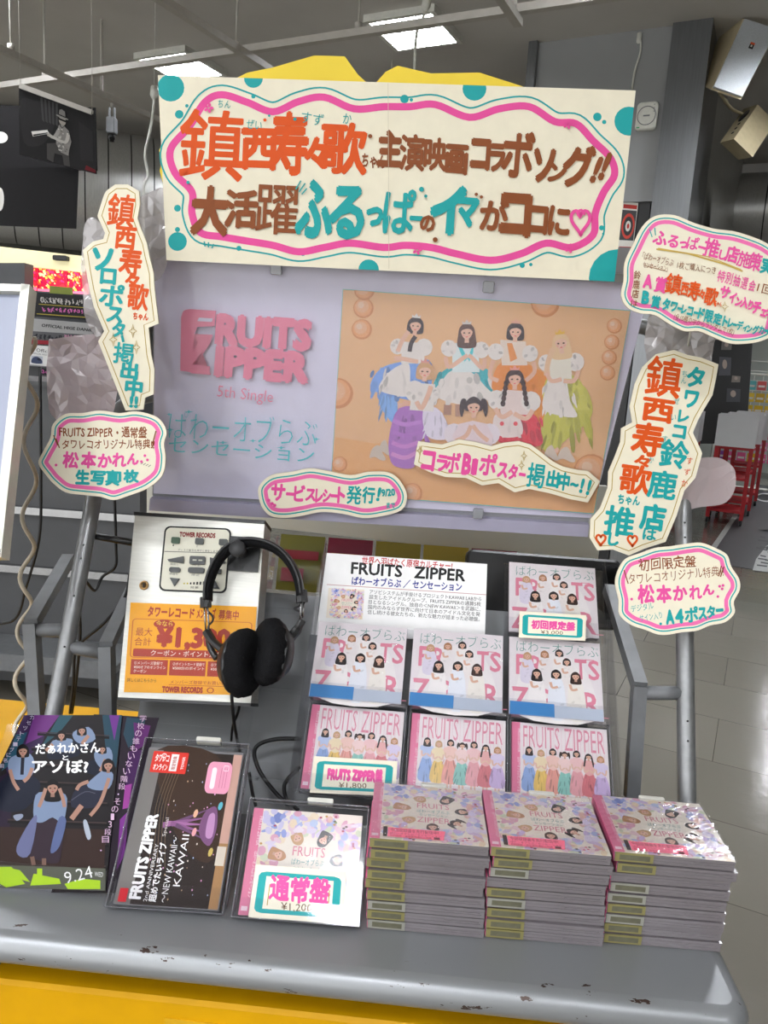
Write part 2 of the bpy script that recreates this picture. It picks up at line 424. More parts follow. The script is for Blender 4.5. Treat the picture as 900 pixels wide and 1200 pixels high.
mb = MB().use(mat('left_wall', '#a5a49f', 0.7, 0, 0.3, 2, 0.05)); mb.box((-12.4, -9, 0), (-12.2, 16, ZC)); struct(mb, 'wall_left', SF)

# bulkhead pillar: grey board over black board, stainless cladding on its corner
mb = MB().use(WALLM); mb.box((-1.68, 5.42, 2.62), (-0.83, 6.2, ZC))
mb.use(BLACK); mb.box((-1.66, 5.46, 0), (-0.85, 6.2, 2.62)); struct(mb, 'wall_pillar', SF)
COLM = mat('dark_stainless', '#77797b', .3, .8, .5, 6, .06, stretch=(20, 20, 1))
mb = MB().use(COLM)
mb.box((-0.83, 5.38, 0), (-0.60, 6.25, ZC)); mb.box((-1.74, 5.38, 2.75), (-1.68, 6.25, ZC))
struct(mb, 'column', SF)
mb = MB().use(STAIN)
mb.add([store(-0.6, 6.25, 2.0), store(-0.52, 8.6, 2.0), store(-0.52, 8.6, ZC), store(-0.6, 6.25, ZC)], [[0, 1, 2, 3]])
mb.add([store(-0.54, 6.3, 2.0), store(-0.4, 8.5, 2.0), store(-0.4, 8.5, 2.7), store(-0.55, 6.3, 2.9)], [[0, 1, 2, 3]])
struct(mb, 'trim_1')
# curved stainless soffits with panel seams
def soffit(name, A, B, z0, z1, bulge, seams):
    A, B = Vector(A), Vector(B); d = (B - A); L = d.length; d.normalize(); n = Vector((d.y, -d.x, 0))
    if n.dot(EYE - A) < 0: n = -n
    mb = MB(); M = 14
    for k in range(seams):
        a = A + d * (L * k / seams); b = A + d * (L * (k + 1) / seams - 0.012)
        vs = []
        for i in range(M + 1):
            t = pi * i / M; off = n * (bulge * sin(t)) + Vector((0, 0, (z0 + z1) / 2 + (z1 - z0) / 2 * cos(t)))
            vs += [a + off, b + off]
        mb.use(STAIN).add(vs, [[2 * i, 2 * i + 1, 2 * i + 3, 2 * i + 2] for i in range(M)], sm=True)
    vs = []
    for i in range(M + 1):
        t = pi * i / M; off = n * ((bulge - 0.012) * sin(t)) + Vector((0, 0, (z0 + z1) / 2 + ((z1 - z0) / 2 - .01) * cos(t)))
        vs += [A + off, B + off]
    mb.use(BLACK).add(vs, [[2 * i, 2 * i + 1, 2 * i + 3, 2 * i + 2] for i in range(M)], sm=True)
    struct(mb, name)
soffit('trim_2', (-6.6, 6.45, 0), (-0.9, 8.95, 0), 2.42, ZC - 0.08, 0.42, 30)
soffit('trim_3', store(-0.9, 8.75, 0), store(3.6, 8.75, 0), 2.85, 3.56, 0.4, 14)
mb = MB().use(CEILM); mb.slab(ID, [(-0.9, 8.74), (3.6, 8.74), (3.6, 9.2), (-0.9, 9.2)], 3.5, ZC, '#808080'); struct(mb, 'wall_bulkhead', SF)

# ceiling rails, each hung on rods
def rail(p0, p1, drops, label, w=0.02):
    fr = Fr(p0); t = thing('ceiling_rail', label, 'rail', fr, 'white rails hung under the ceiling')
    p0, p1 = Vector(p0), Vector(p1); d = (p1 - p0).normalized(); sd = d.cross(Vector((0, 0, 1))) * w
    m = MB().use(RAILM); up = Vector((0, 0, .035))
    m.hexa([p0 - sd, p0 + sd, p1 + sd, p1 - sd, p0 - sd + up, p0 + sd + up, p1 + sd + up, p1 - sd + up]); m.build('rail_bar', t, wf=fr)
    for k in drops:
        q = p0.lerp(p1, k) + up
        MB().use(RAILM).tube([q, (q.x, q.y, ZC)], 0.006, 8).lathe([(0.02, 0), (0.02, .03), (.008, .035)], q, (0, 0, 1), 10).build('hanging_rod', t, wf=fr)
ZR = 3.1
rail(store(-4.9, 3.73, ZR), store(0.5, 3.73, ZR), [(q + 4.9) / 5.4 for q in (-4.363, -2.874, -2.11, -.545)], 'long white ceiling rail running across above the banner')
rail(store(-2.76, 1.6, ZR - .05), store(-2.76, 5.6, ZR - .05), (0.2, 0.95), 'white ceiling rail crossing between the two lit lamps')
rail(store(-4.08, 2.6, ZR - .05), store(-4.08, 7.0, ZR - .05), (0.15, 0.97), 'white ceiling rail above the monochrome musician poster')
rail(store(-1.27, 1.6, ZR - .05), store(-1.27, 3.75, ZR - .05), (0.2, 0.95), 'short white ceiling rail ending above the stainless column')

# ceiling lamps turned to the shop grid: two seen, the rest out of view
def lamp(a, b, label):
    fr = Fr(store(a, b, ZC)); fr.x = E1; fr.u = E2; fr.n = Vector((0, 0, 1))
    t = thing('ceiling_lamp', label, 'ceiling lamp', fr, 'square louvred ceiling lamps')
    s = 0.215
    m = MB().use(LAMPM); m.box((-s, -s, -0.015), (s, s, -0.004)); m.build('diffuser', t)
    m = MB().use(WHITEP)
    for x0, x1, y0, y1 in ((-s - .03, -s, -s - .03, s + .03), (s, s + .03, -s - .03, s + .03), (-s, s, -s - .03, -s), (-s, s, s, s + .03)): m.box((x0, y0, -0.045), (x1, y1, -0.001))
    m.build('frame', t)
    m = MB().use(CHROME)
    for k in range(1, 4):
        q = -s + 2 * s * k / 4; m.box((q - .004, -s, -0.045), (q + .004, s, -0.016)); m.box((-s, q - .004, -0.045), (s, q + .004, -0.016))
    m.build('louvre', t)
b0 = Vector((-0.307, 5.466, 0)); a_, b_ = b0.dot(E1), b0.dot(E2)
lamp(a_, b_, 'lit square ceiling lamp above the middle of the banner')
lamp(a_ - 1.95, b_ + .02, 'lit square ceiling lamp above the banner, beside the white cord')
LROWS = [(i, j) for j in (-6.3, -8.45, -10.6) for i in (-1.5, -.5, .5, 1.5, 2.5)] + [(-2, -2.15), (-1, -2.15), (1, -2.15), (1.4, 0), (-2.5, -.8), (-3.4, -.8), (-3, -2.15)]  # unseen lamps added: front rows brighten the poster, left ones the soffit
for i, j in LROWS: lamp(a_ + i * 1.95, b_ + j, 'unseen square ceiling lamp added out of view to brighten the shop')
for a, b in ((.9, 11.2), (2.6, 13.2), (.9, 13.6), (3.2, 7.6)): lamp(a, b, 'lit square ceiling lamp over the far aisle, hidden behind the soffit')

# ------------------------------------------------------------------ speakers and small ceiling gear, right
def para(P0, e1, e2, e3):
    P0 = Vector(P0); return [P0, P0 + e1, P0 + e1 + e2, P0 + e2, P0 + e3, P0 + e1 + e3, P0 + e1 + e2 + e3, P0 + e2 + e3]
zx = lambda x, y: (780 + x / 5.0, y / 5.0)
d = 4.6
A_, B_, C_, D_ = [atD(*zx(*p), d) for p in ((455, 108), (655, 172), (440, 585), (265, 525))]
bk = atD(*zx(370, 95), d + .28) - A_
fr = Fr(D_); t = thing('wall_speaker', 'large beige speaker with silver front, tilted high beside the column', 'speaker', fr, 'beige speakers by the column')
m = MB().use(BEIGE); m.hexa([D_, C_, B_, A_, D_ + bk, C_ + bk, B_ + bk, A_ + bk]); m.build('cabinet', t, wf=fr)
n_ = (C_ - D_).cross(A_ - D_).normalized(); n_ = n_ if n_.dot(EYE - D_) > 0 else -n_
cc = (A_ + B_ + C_ + D_) / 4; g = [cc + (p - cc) * .95 for p in (D_, C_, B_, A_)]
m = MB().use(mat('silver_grille', '#b9bec2', 0.5, 0.3, 0.4, 500, 0.25)); m.hexa([p + n_ * .001 for p in g] + [p + n_ * .018 for p in g]); m.build('grille', t, wf=fr)
e1, e2 = (C_ - D_), (A_ - D_); q0 = cc + n_ * .019 + e2 * .13 - e1 * .02
m = MB().use(BLACK); m.hexa(para(q0, e1 * .14, e2 * .07, n_ * .003)); m.use(mat('badge_orange', '#d2552a', 0.5, nscale=40)); m.hexa(para(q0 + e2 * .055 + n_ * .001, e1 * .14, e2 * .025, n_ * .003))
m.use(WHITEP); m.hexa(para(q0 + e1 * .04 + e2 * .02 + n_ * .003, e1 * .05, e2 * .025, n_ * .001)); m.build('badge', t, wf=fr)
m = MB().use(CORDW); p = A_ + bk; m.tube(smooth([tuple(p + Vector((0, 0, .02))), tuple(p + Vector((-.06, .05, -.1))), tuple(p + Vector((-.03, .05, .2))), (p.x - .05, p.y + .1, 3.4), (p.x - .05, p.y + .1, ZC)], 6, False), .008, 6); m.build('bracket', t, wf=fr)
P0 = atD(*zx(400, 815), 4.8); ea = atD(*zx(540, 612), 5.02) - P0; eb = atD(*zx(510, 920), 4.88) - P0; ec = atD(*zx(318, 835), 4.98) - P0
fr = Fr(P0); t = thing('wall_speaker', 'smaller beige speaker seen from behind, hanging below the silver-fronted one', 'speaker', fr, 'beige speakers by the column')
m = MB().use(BEIGE); m.hexa(para(P0, ea, eb, ec)); m.build('cabinet', t, wf=fr)
nn = ea.cross(ec).normalized(); nn = nn if nn.dot(EYE - P0) > 0 else -nn
m = MB().use(BLACK); o = P0 + ea * .72 + ec * .5
m.lathe([(.055, 0), (.055, .004)], o, nn, 20, u=ea, sx=1.3, sy=.6)
m.build('terminal_plate', t, wf=fr)
for k in range(3): MB().use(BLACK).lathe([(.01, 0), (.01, .004)], P0 + ea * (.22 + .13 * k) + ec * .45, nn, 10).build('terminal', t, wf=fr)
m = MB().use(BEIGE); p = P0 + ea * .8 + ec * .7; q = (D_ + C_) / 2 + bk * .5; m.tube(smooth([tuple(p), tuple(p.lerp(q, .4) + Vector((0, .05, 0))), tuple(q)], 5, False), .01, 8); m.build('bracket', t, wf=fr)

# access point and its cable on the grey board
fw = Fr(store(-1.1, 5.42, 2.9)); fw.x = E1; fw.u = Vector((0, 0, 1)); fw.n = -E2
ap = [fw.loc(*p) for p in ((748, 122), (772, 124), (769, 153), (746, 153))]
t = thing('access_point', 'white wireless access point with round ring on the grey board', 'access point', fw)
x0, x1, y0, y1 = min(p[0] for p in ap), max(p[0] for p in ap), min(p[1] for p in ap), max(p[1] for p in ap)
m = MB().use(WHITEP); m.rbox((x0, y0, 0.001), (x1, y1, .035), .025); m.build('body', t)
cx, cy = (x0 + x1) / 2, (y0 + y1) / 2
m = MB().use(GREYP); m.tube([(cx + .055 * cos(k * pi / 12), cy + .055 * sin(k * pi / 12), .036) for k in range(24)], .0025, 6, closed=True)
for k in range(3): m.box((x1 - .025, cy + .02 + k * .02, .035), (x1 - .02, cy + .025 + k * .02, .037))
m.box((cx - .02, cy - .004, .035), (cx + .02, cy + .004, .0365)); m.use(mat('status_green', '#2fa05a', .5, nscale=20)); m.box((x0 + .01, y0 + .012, .035), (x0 + .03, y0 + .018, .037)); m.build('ring', t)
ln = [fw.loc(*p) for p in ((750, 40), (751, 60), (744, 85), (741, 105))]
m = MB().use(WHITEP); m.tube(smooth([(a, b, .012) for a, b in ln], 6, False), .006, 6); m.lathe([(.016, 0), (.016, .05), (.008, .06)], (ln[0][0], ln[0][1], .014), (0, -1, 0), 10)
tag(m.build('wall_cable', None, fw), 'thin white cable hanging down the grey board from its plug', 'cable')
# record poster on the black board
q = [(727, 236), (748, 238), (737, 330), (717, 330)]; fb = Fr(store(-1.1, 5.44, 1.9)); fb.x = E1; fb.u = Vector((0, 0, 1)); fb.n = -E2
m = MB().use(GLOSS); Q = quadmap(q); MM = lambda x, y: fb.loc(*Q(x / 100, y / 100), .004)
m.slab(fb.px(.004), q, .001, .004, '#d8d5cc')
for y, c_ in ((3, '#b8281f'), (56, '#b8281f')): m.poly(MM, [(20, y), (96, y), (96, y + 5), (20, y + 5)], c_)
for cy in (30, 83):
    m.poly(MM, [(14, cy - 20), (97, cy - 20), (97, cy + 18), (14, cy + 18)], '#3a3a3c' if cy < 50 else '#c4382c')
    for r_, c_ in ((36, '#c23a2c'), (27, '#2a2a2c'), (15, '#d8d5cc'), (7, '#b8281f')): m.poly(MM, circ(58, cy, r_, r_ * .45), c_)
tag(m.build('record_poster', None, fb), 'narrow red and white poster with round discs beside the banner edge', 'poster')

# ------------------------------------------------------------------ hanging gear, upper left
def hang(q, Y, name, label, cat, art, mats=DEEP, group=None):
    cx, cy = sum(p[0] for p in q) / 4, sum(p[1] for p in q) / 4
    ex = atD(*q[1], Y) - atD(*q[0], Y)
    fr = Fr(atY(cx, cy, Y), 0, atan2(ex.y, ex.x))
    Q = quadmap(q); m = MB().use(mats); m.slab(fr.px(), q, -.006, 0, '#1c1b1c'); m.dz = 2e-4
    if art: art(m, lambda x, y: fr.loc(*Q(x / 100, y / 100)))
    return m, fr
def musician(m, M):
    m.poly(M, [(0, 0), (100, 0), (100, 100), (0, 100)], '#262526')
    m.poly(M, smooth([(2, 20), (20, 12), (40, 10), (46, 40), (30, 75), (6, 80)], 4), '#2f2e2f')
    for k in range(5): m.poly(M, [(28 + k * 5, 4), (31 + k * 5, 4), (33 + k * 4.4, 40), (30 + k * 4.4, 38)], '#454445')
    m.poly(M, [(78, 20), (96, 30), (96, 80), (80, 84)], '#2c2b2c')
    m.poly(M, [(36, 72), (50, 66), (64, 74), (66, 99), (58, 99), (56, 84), (46, 84), (44, 99), (36, 96)], '#4a4847')
    m.poly(M, [(52, 37), (58, 35), (65, 42), (68, 58), (65, 72), (64, 82), (54, 80), (48, 68), (49, 50)], '#8f8c89')
    r = random.Random(8)
    for k in range(36): m.poly(M, ell(50 + r.random() * 15, 42 + r.random() * 36, 1.3, 1.1, r.random() * 3, 6), r.choice(['#c4c1bb', '#6a6866', '#a7a49f', '#d3d0ca']))
    m.stroke(M, smooth([(53, 46), (46, 60), (37, 55)], 4, False), 5, '#9b9894'); m.stroke(M, smooth([(65, 48), (61, 62), (46, 60), (38, 58)], 4, False), 4.4, '#bab6b0')
    m.poly(M, ell(37, 56, 3, 2.4, 0, 8), '#a9a29a')
    m.poly(M, ell(57.5, 29, 4.6, 7.4, 0), '#9d978f'); m.poly(M, smooth([(53, 33), (57, 40), (61, 34), (60, 37), (57, 41), (54, 38)], 2), '#3a3837'); m.poly(M, [(53, 26), (62, 27), (62, 30), (53, 29)], '#101010')
    m.poly(M, [(53, 22), (54, 13), (57, 11), (61, 13), (62, 23)], '#7a7774'); m.poly(M, ell(57.5, 23.5, 8, 1.8, .08), '#8d8a86'); m.poly(M, [(53, 20), (62, 21), (62, 23), (53, 22)], '#2a2929')
    m.poly(M, [(17, 61), (38, 51), (40, 56), (19, 68)], '#e6e4e0'); m.poly(M, [(19, 65), (38, 55), (39, 56), (20, 67)], '#3a3a3a')
    m.poly(M, [(86, 98), (88, 90), (100, 94), (100, 99)], '#6a2228')
m, fr = hang([(22, 102), (112, 135), (113, 204), (23, 181)], 4.35, '', '', '', musician)
o = thing('musician_poster', 'black and white poster of a hatted musician at a keyboard hung from a rail', 'poster', fr); m.build('sheet', o)
a, b = fr.loc(24, 101), fr.loc(108, 132)
m = MB().use(RAILM); m.tube([(a[0], a[1], 0), (b[0], b[1], 0)], .018, 4, square=True); m.build('hanger_bar', o)
for p in (a, b):
    MB().use(RAILM).tube([(p[0], p[1], 0), (p[0], ZC - fr.o.z, 0)], .002, 6).build('hanger_wire', o)
def plain_logo(cx, cy, rx, ry): return lambda m, M: m.poly(M, circ(cx, cy, rx, ry), '#d9d6d0')
m, fr = hang([(-60, 122), (112, 126), (114, 200), (-60, 198)], 5.0, '', '', '', plain_logo(35, 50, 5, 9)); tag(m.build('hanging_board', None, fr), 'black hanging board with a white dot behind the musician poster', 'board', 'black boards hanging upper left')
m, fr = hang([(-60, 196), (92, 196), (89, 268), (-60, 262)], 4.6, '', '', '', plain_logo(40, 55, 3, 20)); tag(m.build('hanging_board', None, fr), 'plain black hanging board below the musician poster', 'board', 'black boards hanging upper left')
# small device hanging on a rod
P = atD(131, 148, 5.3); fr = Fr(P); t = thing('ceiling_camera', 'small grey camera device hanging from the ceiling rail beside the musician poster', 'camera', fr)
m = MB().use(GREYP); m.rbox((-.028, -.05, -.03), (.028, .055, .03), .008); m.box((-.022, .055, -.015), (-.012, .12, .005)); m.box((.012, .055, -.015), (.022, .12, .005)); m.build('housing', t)
m = MB().use(BLACK); m.lathe([(.022, 0), (.022, .03), (.016, .04), (.016, .05)], (0, -.05, 0), (0, -1, 0), 14); m.build('lens', t)
m = MB().use(RAILM); m.tube([(0, .12, 0), (0, .2, 0), (-.07, .22, 0), (-.07, 1.1, 0)], .01, 8); m.build('bracket', t)
# white power cords
def cord(pts, D_, r, label, name='hanging_wire'):
    P3 = [atD(x, y, D_ if not isinstance(D_, (list, tuple)) else D_[i]) for i, (x, y) in enumerate(pts)]
    up = MB().use(WHITEP).tube([P3[0], (P3[0].x, P3[0].y, ZC)], .0025, 6)
    fr = Fr(P3[0]); m = MB().use(WHITEP); m.tube(smooth([tuple(p) for p in P3], 6, False), r, 8)
    m.lathe([(r * 2.6, 0), (r * 3, .05), (r * 1.4, .08)], P3[0], P3[1] - P3[0], 10)
    o = tag(m.build(name, None, wf=fr, fr=fr), label, 'cord', 'white cords dropping from the rails'); up.build('suspension_wire', o, wf=fr); return o
cord([(181, 102), (180, 125), (176, 152), (170, 180), (173, 205), (168, 224), (170, 300)], [4.92] * 5 + [4.8, 4.7], .009, 'white power cord hanging left of the banner')
cord([(501, -4), (498, 15), (490, 32), (487, 50), (486, 78), (486, 110)], 4.0, .008, 'white power cord dropping behind the banner in front of the middle lamp')

# ------------------------------------------------------------------ far left: lit soffit, red glowing panels, dark shelf unit with hand written headers
def wallfr(px, py, Y, ang): f = through(px, py, Y, 0, ang); return f
YL = 6.4; AL = radians(24)
f = wallfr(50, 310, YL, AL)
m = MB().use(mat('lit_cream_band', '#e8e0b8', 0.6, emit='#f2e6b0', estr=0.4, nscale=3)); m.slab(f.px(), [(-60, 282), (97, 300), (97, 319), (-60, 303)], -.1, 0, '#ffffff'); struct(m, 'trim_4', f)
m = MB().use(BLACK); a = f.loc(73, 303); m.rbox((a[0] - .06, a[1] - .02, .0), (a[0] + .06, a[1] + .02, .05), .01); tag(m.build('ceiling_sensor', None, f), 'small dark sensor box on the glowing cream band', 'sensor')
def glow(m, M):
    m.poly(M, [(0, 0), (100, 0), (100, 100), (0, 100)], '#c41f3c')
    r = random.Random(3)
    for i in range(90):
        x, y, s_ = r.random() * 92 + 4, r.random() * 80 + 6, 2 + r.random() * 6
        m.poly(M, [(x - s_, y - s_ * .8), (x + s_ * .3, y - s_), (x + s_, y + s_ * .6), (x - s_ * .4, y + s_)], r.choice(['#e0343f', '#f08a3a', '#f4c95a', '#d83a7a', '#e85a2a', '#b01848', '#f6e2a0']))
    m.poly(M, [(0, 86), (100, 86), (100, 100), (0, 100)], '#f07a9a')
for k, (xa, xb) in enumerate([(23, 45), (46, 79), (80, 104)]):
    ya, yb = 310 + (xa - 23) * .085, 310 + (xb - 23) * .085
    q = [(xa, ya), (xb, yb), (xb, yb + 29), (xa, ya + 31)]; Q = quadmap(q); f2 = wallfr(60, 320, YL + .05, AL)
    m = MB().use(LIT); m.slab(f2.px(), q, -.04, 0, '#7a1020'); m.dz = 3e-4; glow(m, lambda x, y: f2.loc(*Q(x / 100, y / 100)))
    tag(m.build('lit_poster', None, f2), ['leftmost red and orange backlit poster under the cream band', 'middle red and orange backlit poster under the cream band', 'red and orange backlit poster half behind the bubble wrap'][k], 'poster', 'red backlit posters')
f3 = wallfr(60, 350, YL - .3, AL)
m = MB().use(DARK)
m.slab(f3.px(), [(-60, 306), (21, 306), (22, 560), (-60, 560)], -.24, -.1, '#808080')
m.slab(f3.px(), [(20, 338), (130, 346), (136, 640), (20, 640)], -.24, -.12, '#808080')
t = thing('shelf_unit', 'tall dark shelf unit with hand-lettered header cards far left', 'shelf', f3); m.build('carcass', t)
m = MB().use(mat('shelf_board', '#8d8e90', .5, nscale=20))
for y in (377, 398, 425): m.slab(f3.px(), [(22, y), (130, y + 7), (130, y + 10), (22, y + 3)], -.12, 0.0, '#808080')
m.build('shelf_board', t)
def squig(m, M, x0, x1, y, h, col, r):
    x = x0
    while x < x1 - 4:
        w = 4 + r.random() * 3
        for j in range(3): m.stroke(M, [(x + r.random() * w, y - h / 2 + r.random() * h), (x + r.random() * w, y - h / 2 + r.random() * h), (x + r.random() * w, y - h / 2 + r.random() * h)], 1.6, col)
        x += w + 1.5
def header(q, w, bgc, art, name, label):
    Q = quadmap(q); M = lambda x, y: f3.loc(*Q(x / 100, y / 100), w)
    m = MB().use(INK); m.slab(f3.px(w), q, w - .01, w, bgc); m.dz = 2e-4; art(m, M); tag(m.build(name, None, f3), label, 'sign', 'shelf header cards')
def art1(m, M):
    r = random.Random(5); squig(m, M, 14, 98, 30, 26, '#c9c6c2', r); m.stroke(M, [(12, 48), (98, 50)], 2.5, '#b9a83a'); squig(m, M, 18, 98, 68, 22, '#d36fb4', r); m.stroke(M, [(8, 88), (98, 90)], 3, '#b9a83a')
header([(37, 342), (104, 347), (105, 375), (39, 371)], .04, '#1b1a1c', art1, 'header_card', 'black header card with grey and pink handwriting')
def art2(m, M):
    m.text(M, 'OFFICIAL HIGE DANdism', 16, 30, 108, 36, 17, '#2a2a2c', .02); r = random.Random(9)
    m.poly(M, [(0, 50), (100, 50), (100, 100), (0, 100)], '#59595c'); squig(m, M, 4, 50, 72, 26, '#22222a', r); squig(m, M, 54, 98, 64, 18, '#c48aa6', r); m.poly(M, [(0, 84), (30, 84), (30, 100), (0, 100)], '#9a2030')
header([(37, 373), (108, 379), (108, 406), (38, 403)], .05, '#a9a8a8', art2, 'header_card', 'grey header card printed with a band name in capitals')
def art3(m, M):
    m.text(M, 'Official', 28, 32, 96, 34, 24, '#3a3a3c', .01); m.text(M, 'OFFICIAL HIGE DAN', 12, 46, 96, 48, 11, '#66666a')
    m.poly(M, [(6, 54), (56, 54), (56, 92), (6, 92)], '#b8bcc8'); m.poly(M, smooth([(8, 90), (14, 64), (34, 58), (52, 72), (50, 90)], 4), '#3c4664'); m.poly(M, ell(40, 70, 9, 6, .3), '#1c2236')
header([(35, 404), (62, 406), (62, 430), (35, 427)], .06, '#e6e5e4', art3, 'header_card', 'small white header card with a dark blue picture')
header([(46, 431), (80, 434), (80, 441), (46, 439)], .06, '#1b1a1c', lambda m, M: squig(m, M, 4, 96, 50, 60, '#cf5fae', random.Random(2)), 'header_card', 'thin black header strip with pink scribble')
m = MB().use(INK); m.slab(f3.px(.02), [(58, 335), (84, 337), (84, 346), (58, 344)], .0, .02, '#7f8a3a'); tag(m.build('header_card', None, f3), 'olive green header card under the red backlit posters', 'sign', 'shelf header cards')

# dark low cabinet behind the frame, with chrome rails, seen between the tubes
X0, X1, Yc = -2.6, -1.16, 3.0
fr = Fr(((X0 + X1) / 2, Yc, 0)); t = thing('low_cabinet', 'dark grey cabinet with chrome rails behind the left pole', 'cabinet', fr)
m = MB().use(DARK); m.box((X0, Yc, 0.04), (X1, Yc + .5, 1.30)); m.box((X0, Yc - .02, 1.30), (X1, Yc + .5, 1.32)); m.build('carcass', t, wf=fr)
for zz in (.78, .53): m = MB().use(CHROME); m.box((X0, Yc - .03, zz), (X1, Yc - .001, zz + .03)); m.build('rail', t, wf=fr)
m = MB().use(GREYP); m.box((X0, Yc - .25, .22), (X1, Yc - .001, .25)); m.box((X0, Yc - .26, .2), (X1, Yc - .24, .27)); m.build('ledge', t, wf=fr)
# office chair foot on the floor behind
c0 = atZ(112, 655, .0); fr = Fr(c0); t = thing('office_chair', 'foot of a chrome office chair on black castors behind the left pole', 'chair', fr)
m = MB().use(CHROME)
for k in range(5):
    a = 2 * pi * k / 5 + .5; m.tube([(0, .13, 0), (.26 * cos(a), .085, .26 * sin(a))], [.02, .013], 8)
m.tube([(0, .1, 0), (0, .42, 0)], .022, 10); m.build('star_base', t)
for k in range(5):
    a = 2 * pi * k / 5 + .5; m = MB().use(BLACK); x, z = .26 * cos(a), .26 * sin(a); m.lathe([(.012, -.02), (.03, -.016), (.03, .016), (.012, .02)], (x, .031, z), (-sin(a), 0, cos(a)), 12); m.tube([(x, .05, z), (x, .09, z)], .012, 8); m.build('castor', t)
m = MB().use(FABRIC); m.lathe([(.04, 0), (.22, .01), (.235, .04), (.21, .075), (.05, .08)], (0, .42, 0), (0, 1, 0), 20); m.build('seat', t)

# ------------------------------------------------------------------ far right aisle
def red_rack(a, b, label):
    fr = Fr(store(a, b, 0)); fr.x = E1; fr.u = E2; fr.n = Vector((0, 0, 1)); t = thing('stock_rack', label, 'rack', fr, 'red stock racks in the aisle')
    w, d, h = .34, .5, .86
    m = MB().use(RED)
    for x in (0, w):
        for y in (0, d): m.box((x - .02, y - .02, .07), (x + .02, y + .02, h))
    for z in (.14, .5, h - .03):
        for y in (0, d): m.box((0, y - .012, z), (w, y + .012, z + .03))
        for x in (0, w): m.box((x - .012, 0, z), (x + .012, d, z + .03))
    m.box((0.01, 0.01, .15), (w - .01, d - .01, .16)); m.box((.01, .01, .51), (w - .01, d - .01, .52)); m.build('frame', t)
    for x in (0, w):
        for y in (0, d): m = MB().use(BLACK); m.lathe([(.015, -.015), (.033, -.012), (.033, .012), (.015, .015)], (x, y, .034), (1, 0, 0), 12); m.box((x - .012, y - .012, .03), (x + .012, y + .012, .075)); m.build('castor', t)
    m = MB().use(mat('white_bin', '#d9d8d8', .4, nscale=6, namt=.03)); z0, z1 = h, 1.2
    m.box((-.03, -.03, z0), (w + .03, d + .03, z0 + .02))
    for x0_, x1_, y0_, y1_ in ((-.03, -.015, -.03, d + .03), (w + .015, w + .03, -.03, d + .03), (-.015, w + .015, -.03, -.015), (-.015, w + .015, d + .015, d + .03)): m.box((x0_, y0_, z0 + .02), (x1_, y1_, z1))
    m.build('bin', t)
red_rack(-.42, 9.15, 'nearest red rack on castors with a white bin on top, at the aisle edge')
red_rack(-.36, 10.0, 'second red rack with a white bin, behind the nearest one along the aisle')
red_rack(-.30, 11.0, 'farthest red rack with a white bin along the aisle')
red_rack(-1.0, 9.3, 'red rack with a white bin half hidden by the pale pink paper scrap')
# dark work table
fr = Fr(store(-1.35, 7.9, 0)); fr.x = E1; fr.u = E2; fr.n = Vector((0, 0, 1)); t = thing('work_table', 'black work table in front of the red racks', 'table', fr)
m = MB().use(mat('table_top', '#1d1b1a', .35, nscale=20)); m.rbox((-.6, -.4, .82), (.62, .45, .86), .03); m.build('top', t)
for x in (-.5, .5):
    for y in (-.3, .35): m = MB().use(BLACK); m.tube([(x, y, 0), (x, y, .82)], .025, 8); m.build('leg', t)
def tobj(a, b, z, M, name, label, cat, fn):
    f = Fr(store(a, b, z)); f.x = E1; f.u = E2; f.n = Vector((0, 0, 1)); m = MB().use(M); fn(m); tag(m.build(name, None, f), label, cat)
tobj(-1.1, 7.8, .86, BLACK, 'card_reader', 'black device lying on the dark work table', 'device', lambda m: (m.rbox((-.12, -.1, 0), (.14, .1, .05), .02), m.rbox((-.08, -.05, .05), (.1, .07, .09), .02)))
tobj(-1.55, 7.9, .86, WHITEP, 'photo_card', 'white photo card standing on the dark work table', 'card', lambda m: (m.box((-.1, 0, 0), (.1, .015, .26)), m.use(DARK), m.rbox((-.06, -.004, .06), (.06, 0.001, .2), .02)))
# wire rack of coloured goods
fw2 = Fr(store(.15, 12.6, .0)); fw2.x = E1; fw2.u = Vector((0, 0, 1)); fw2.n = -E2
t = thing('wire_rack', 'white wire rack of colourful packets at the aisle end', 'rack', fw2)
m = MB().use(WHITEP); tl, tr = fw2.loc(849, 437), fw2.loc(930, 450)
xL, xR, zT = tl[0], tr[0], tl[1]
m.tube(smooth([(xL - .02, .05, 0), (xL, zT - .15, 0), (xL + .06, zT - .02, 0), (xL + .2, zT, 0), (xR, zT, 0)], 4, False), .018, 8)
for k in range(11): m.tube([(xL, .5 + k * .14, 0), (xR, .5 + k * .14, 0)], .006, 4)
for k in range(12): m.tube([(xL + .05 + k * .12, .3, .005), (xL + .05 + k * .12, zT, .005)], .006, 4)
m.tube([(xL, .05, 0), (xR, .05, 0)], .02, 8); m.build('wire_frame', t)
r_ = random.Random(4); pal = [['#5fb3b5', '#5fb3b5', '#c9544f'], ['#d8b42a', '#caa21f', '#e0bd3a'], ['#d8b42a', '#d9b11f', '#d8b42a'], ['#4fb0b4', '#50a8b8', '#d8598a'], ['#cf5a86', '#4fb0b4', '#d0568a'], ['#c94a5a', '#d77aa0', '#8fc0c4'], ['#8a4a9a', '#d8598a', '#caa21f']]
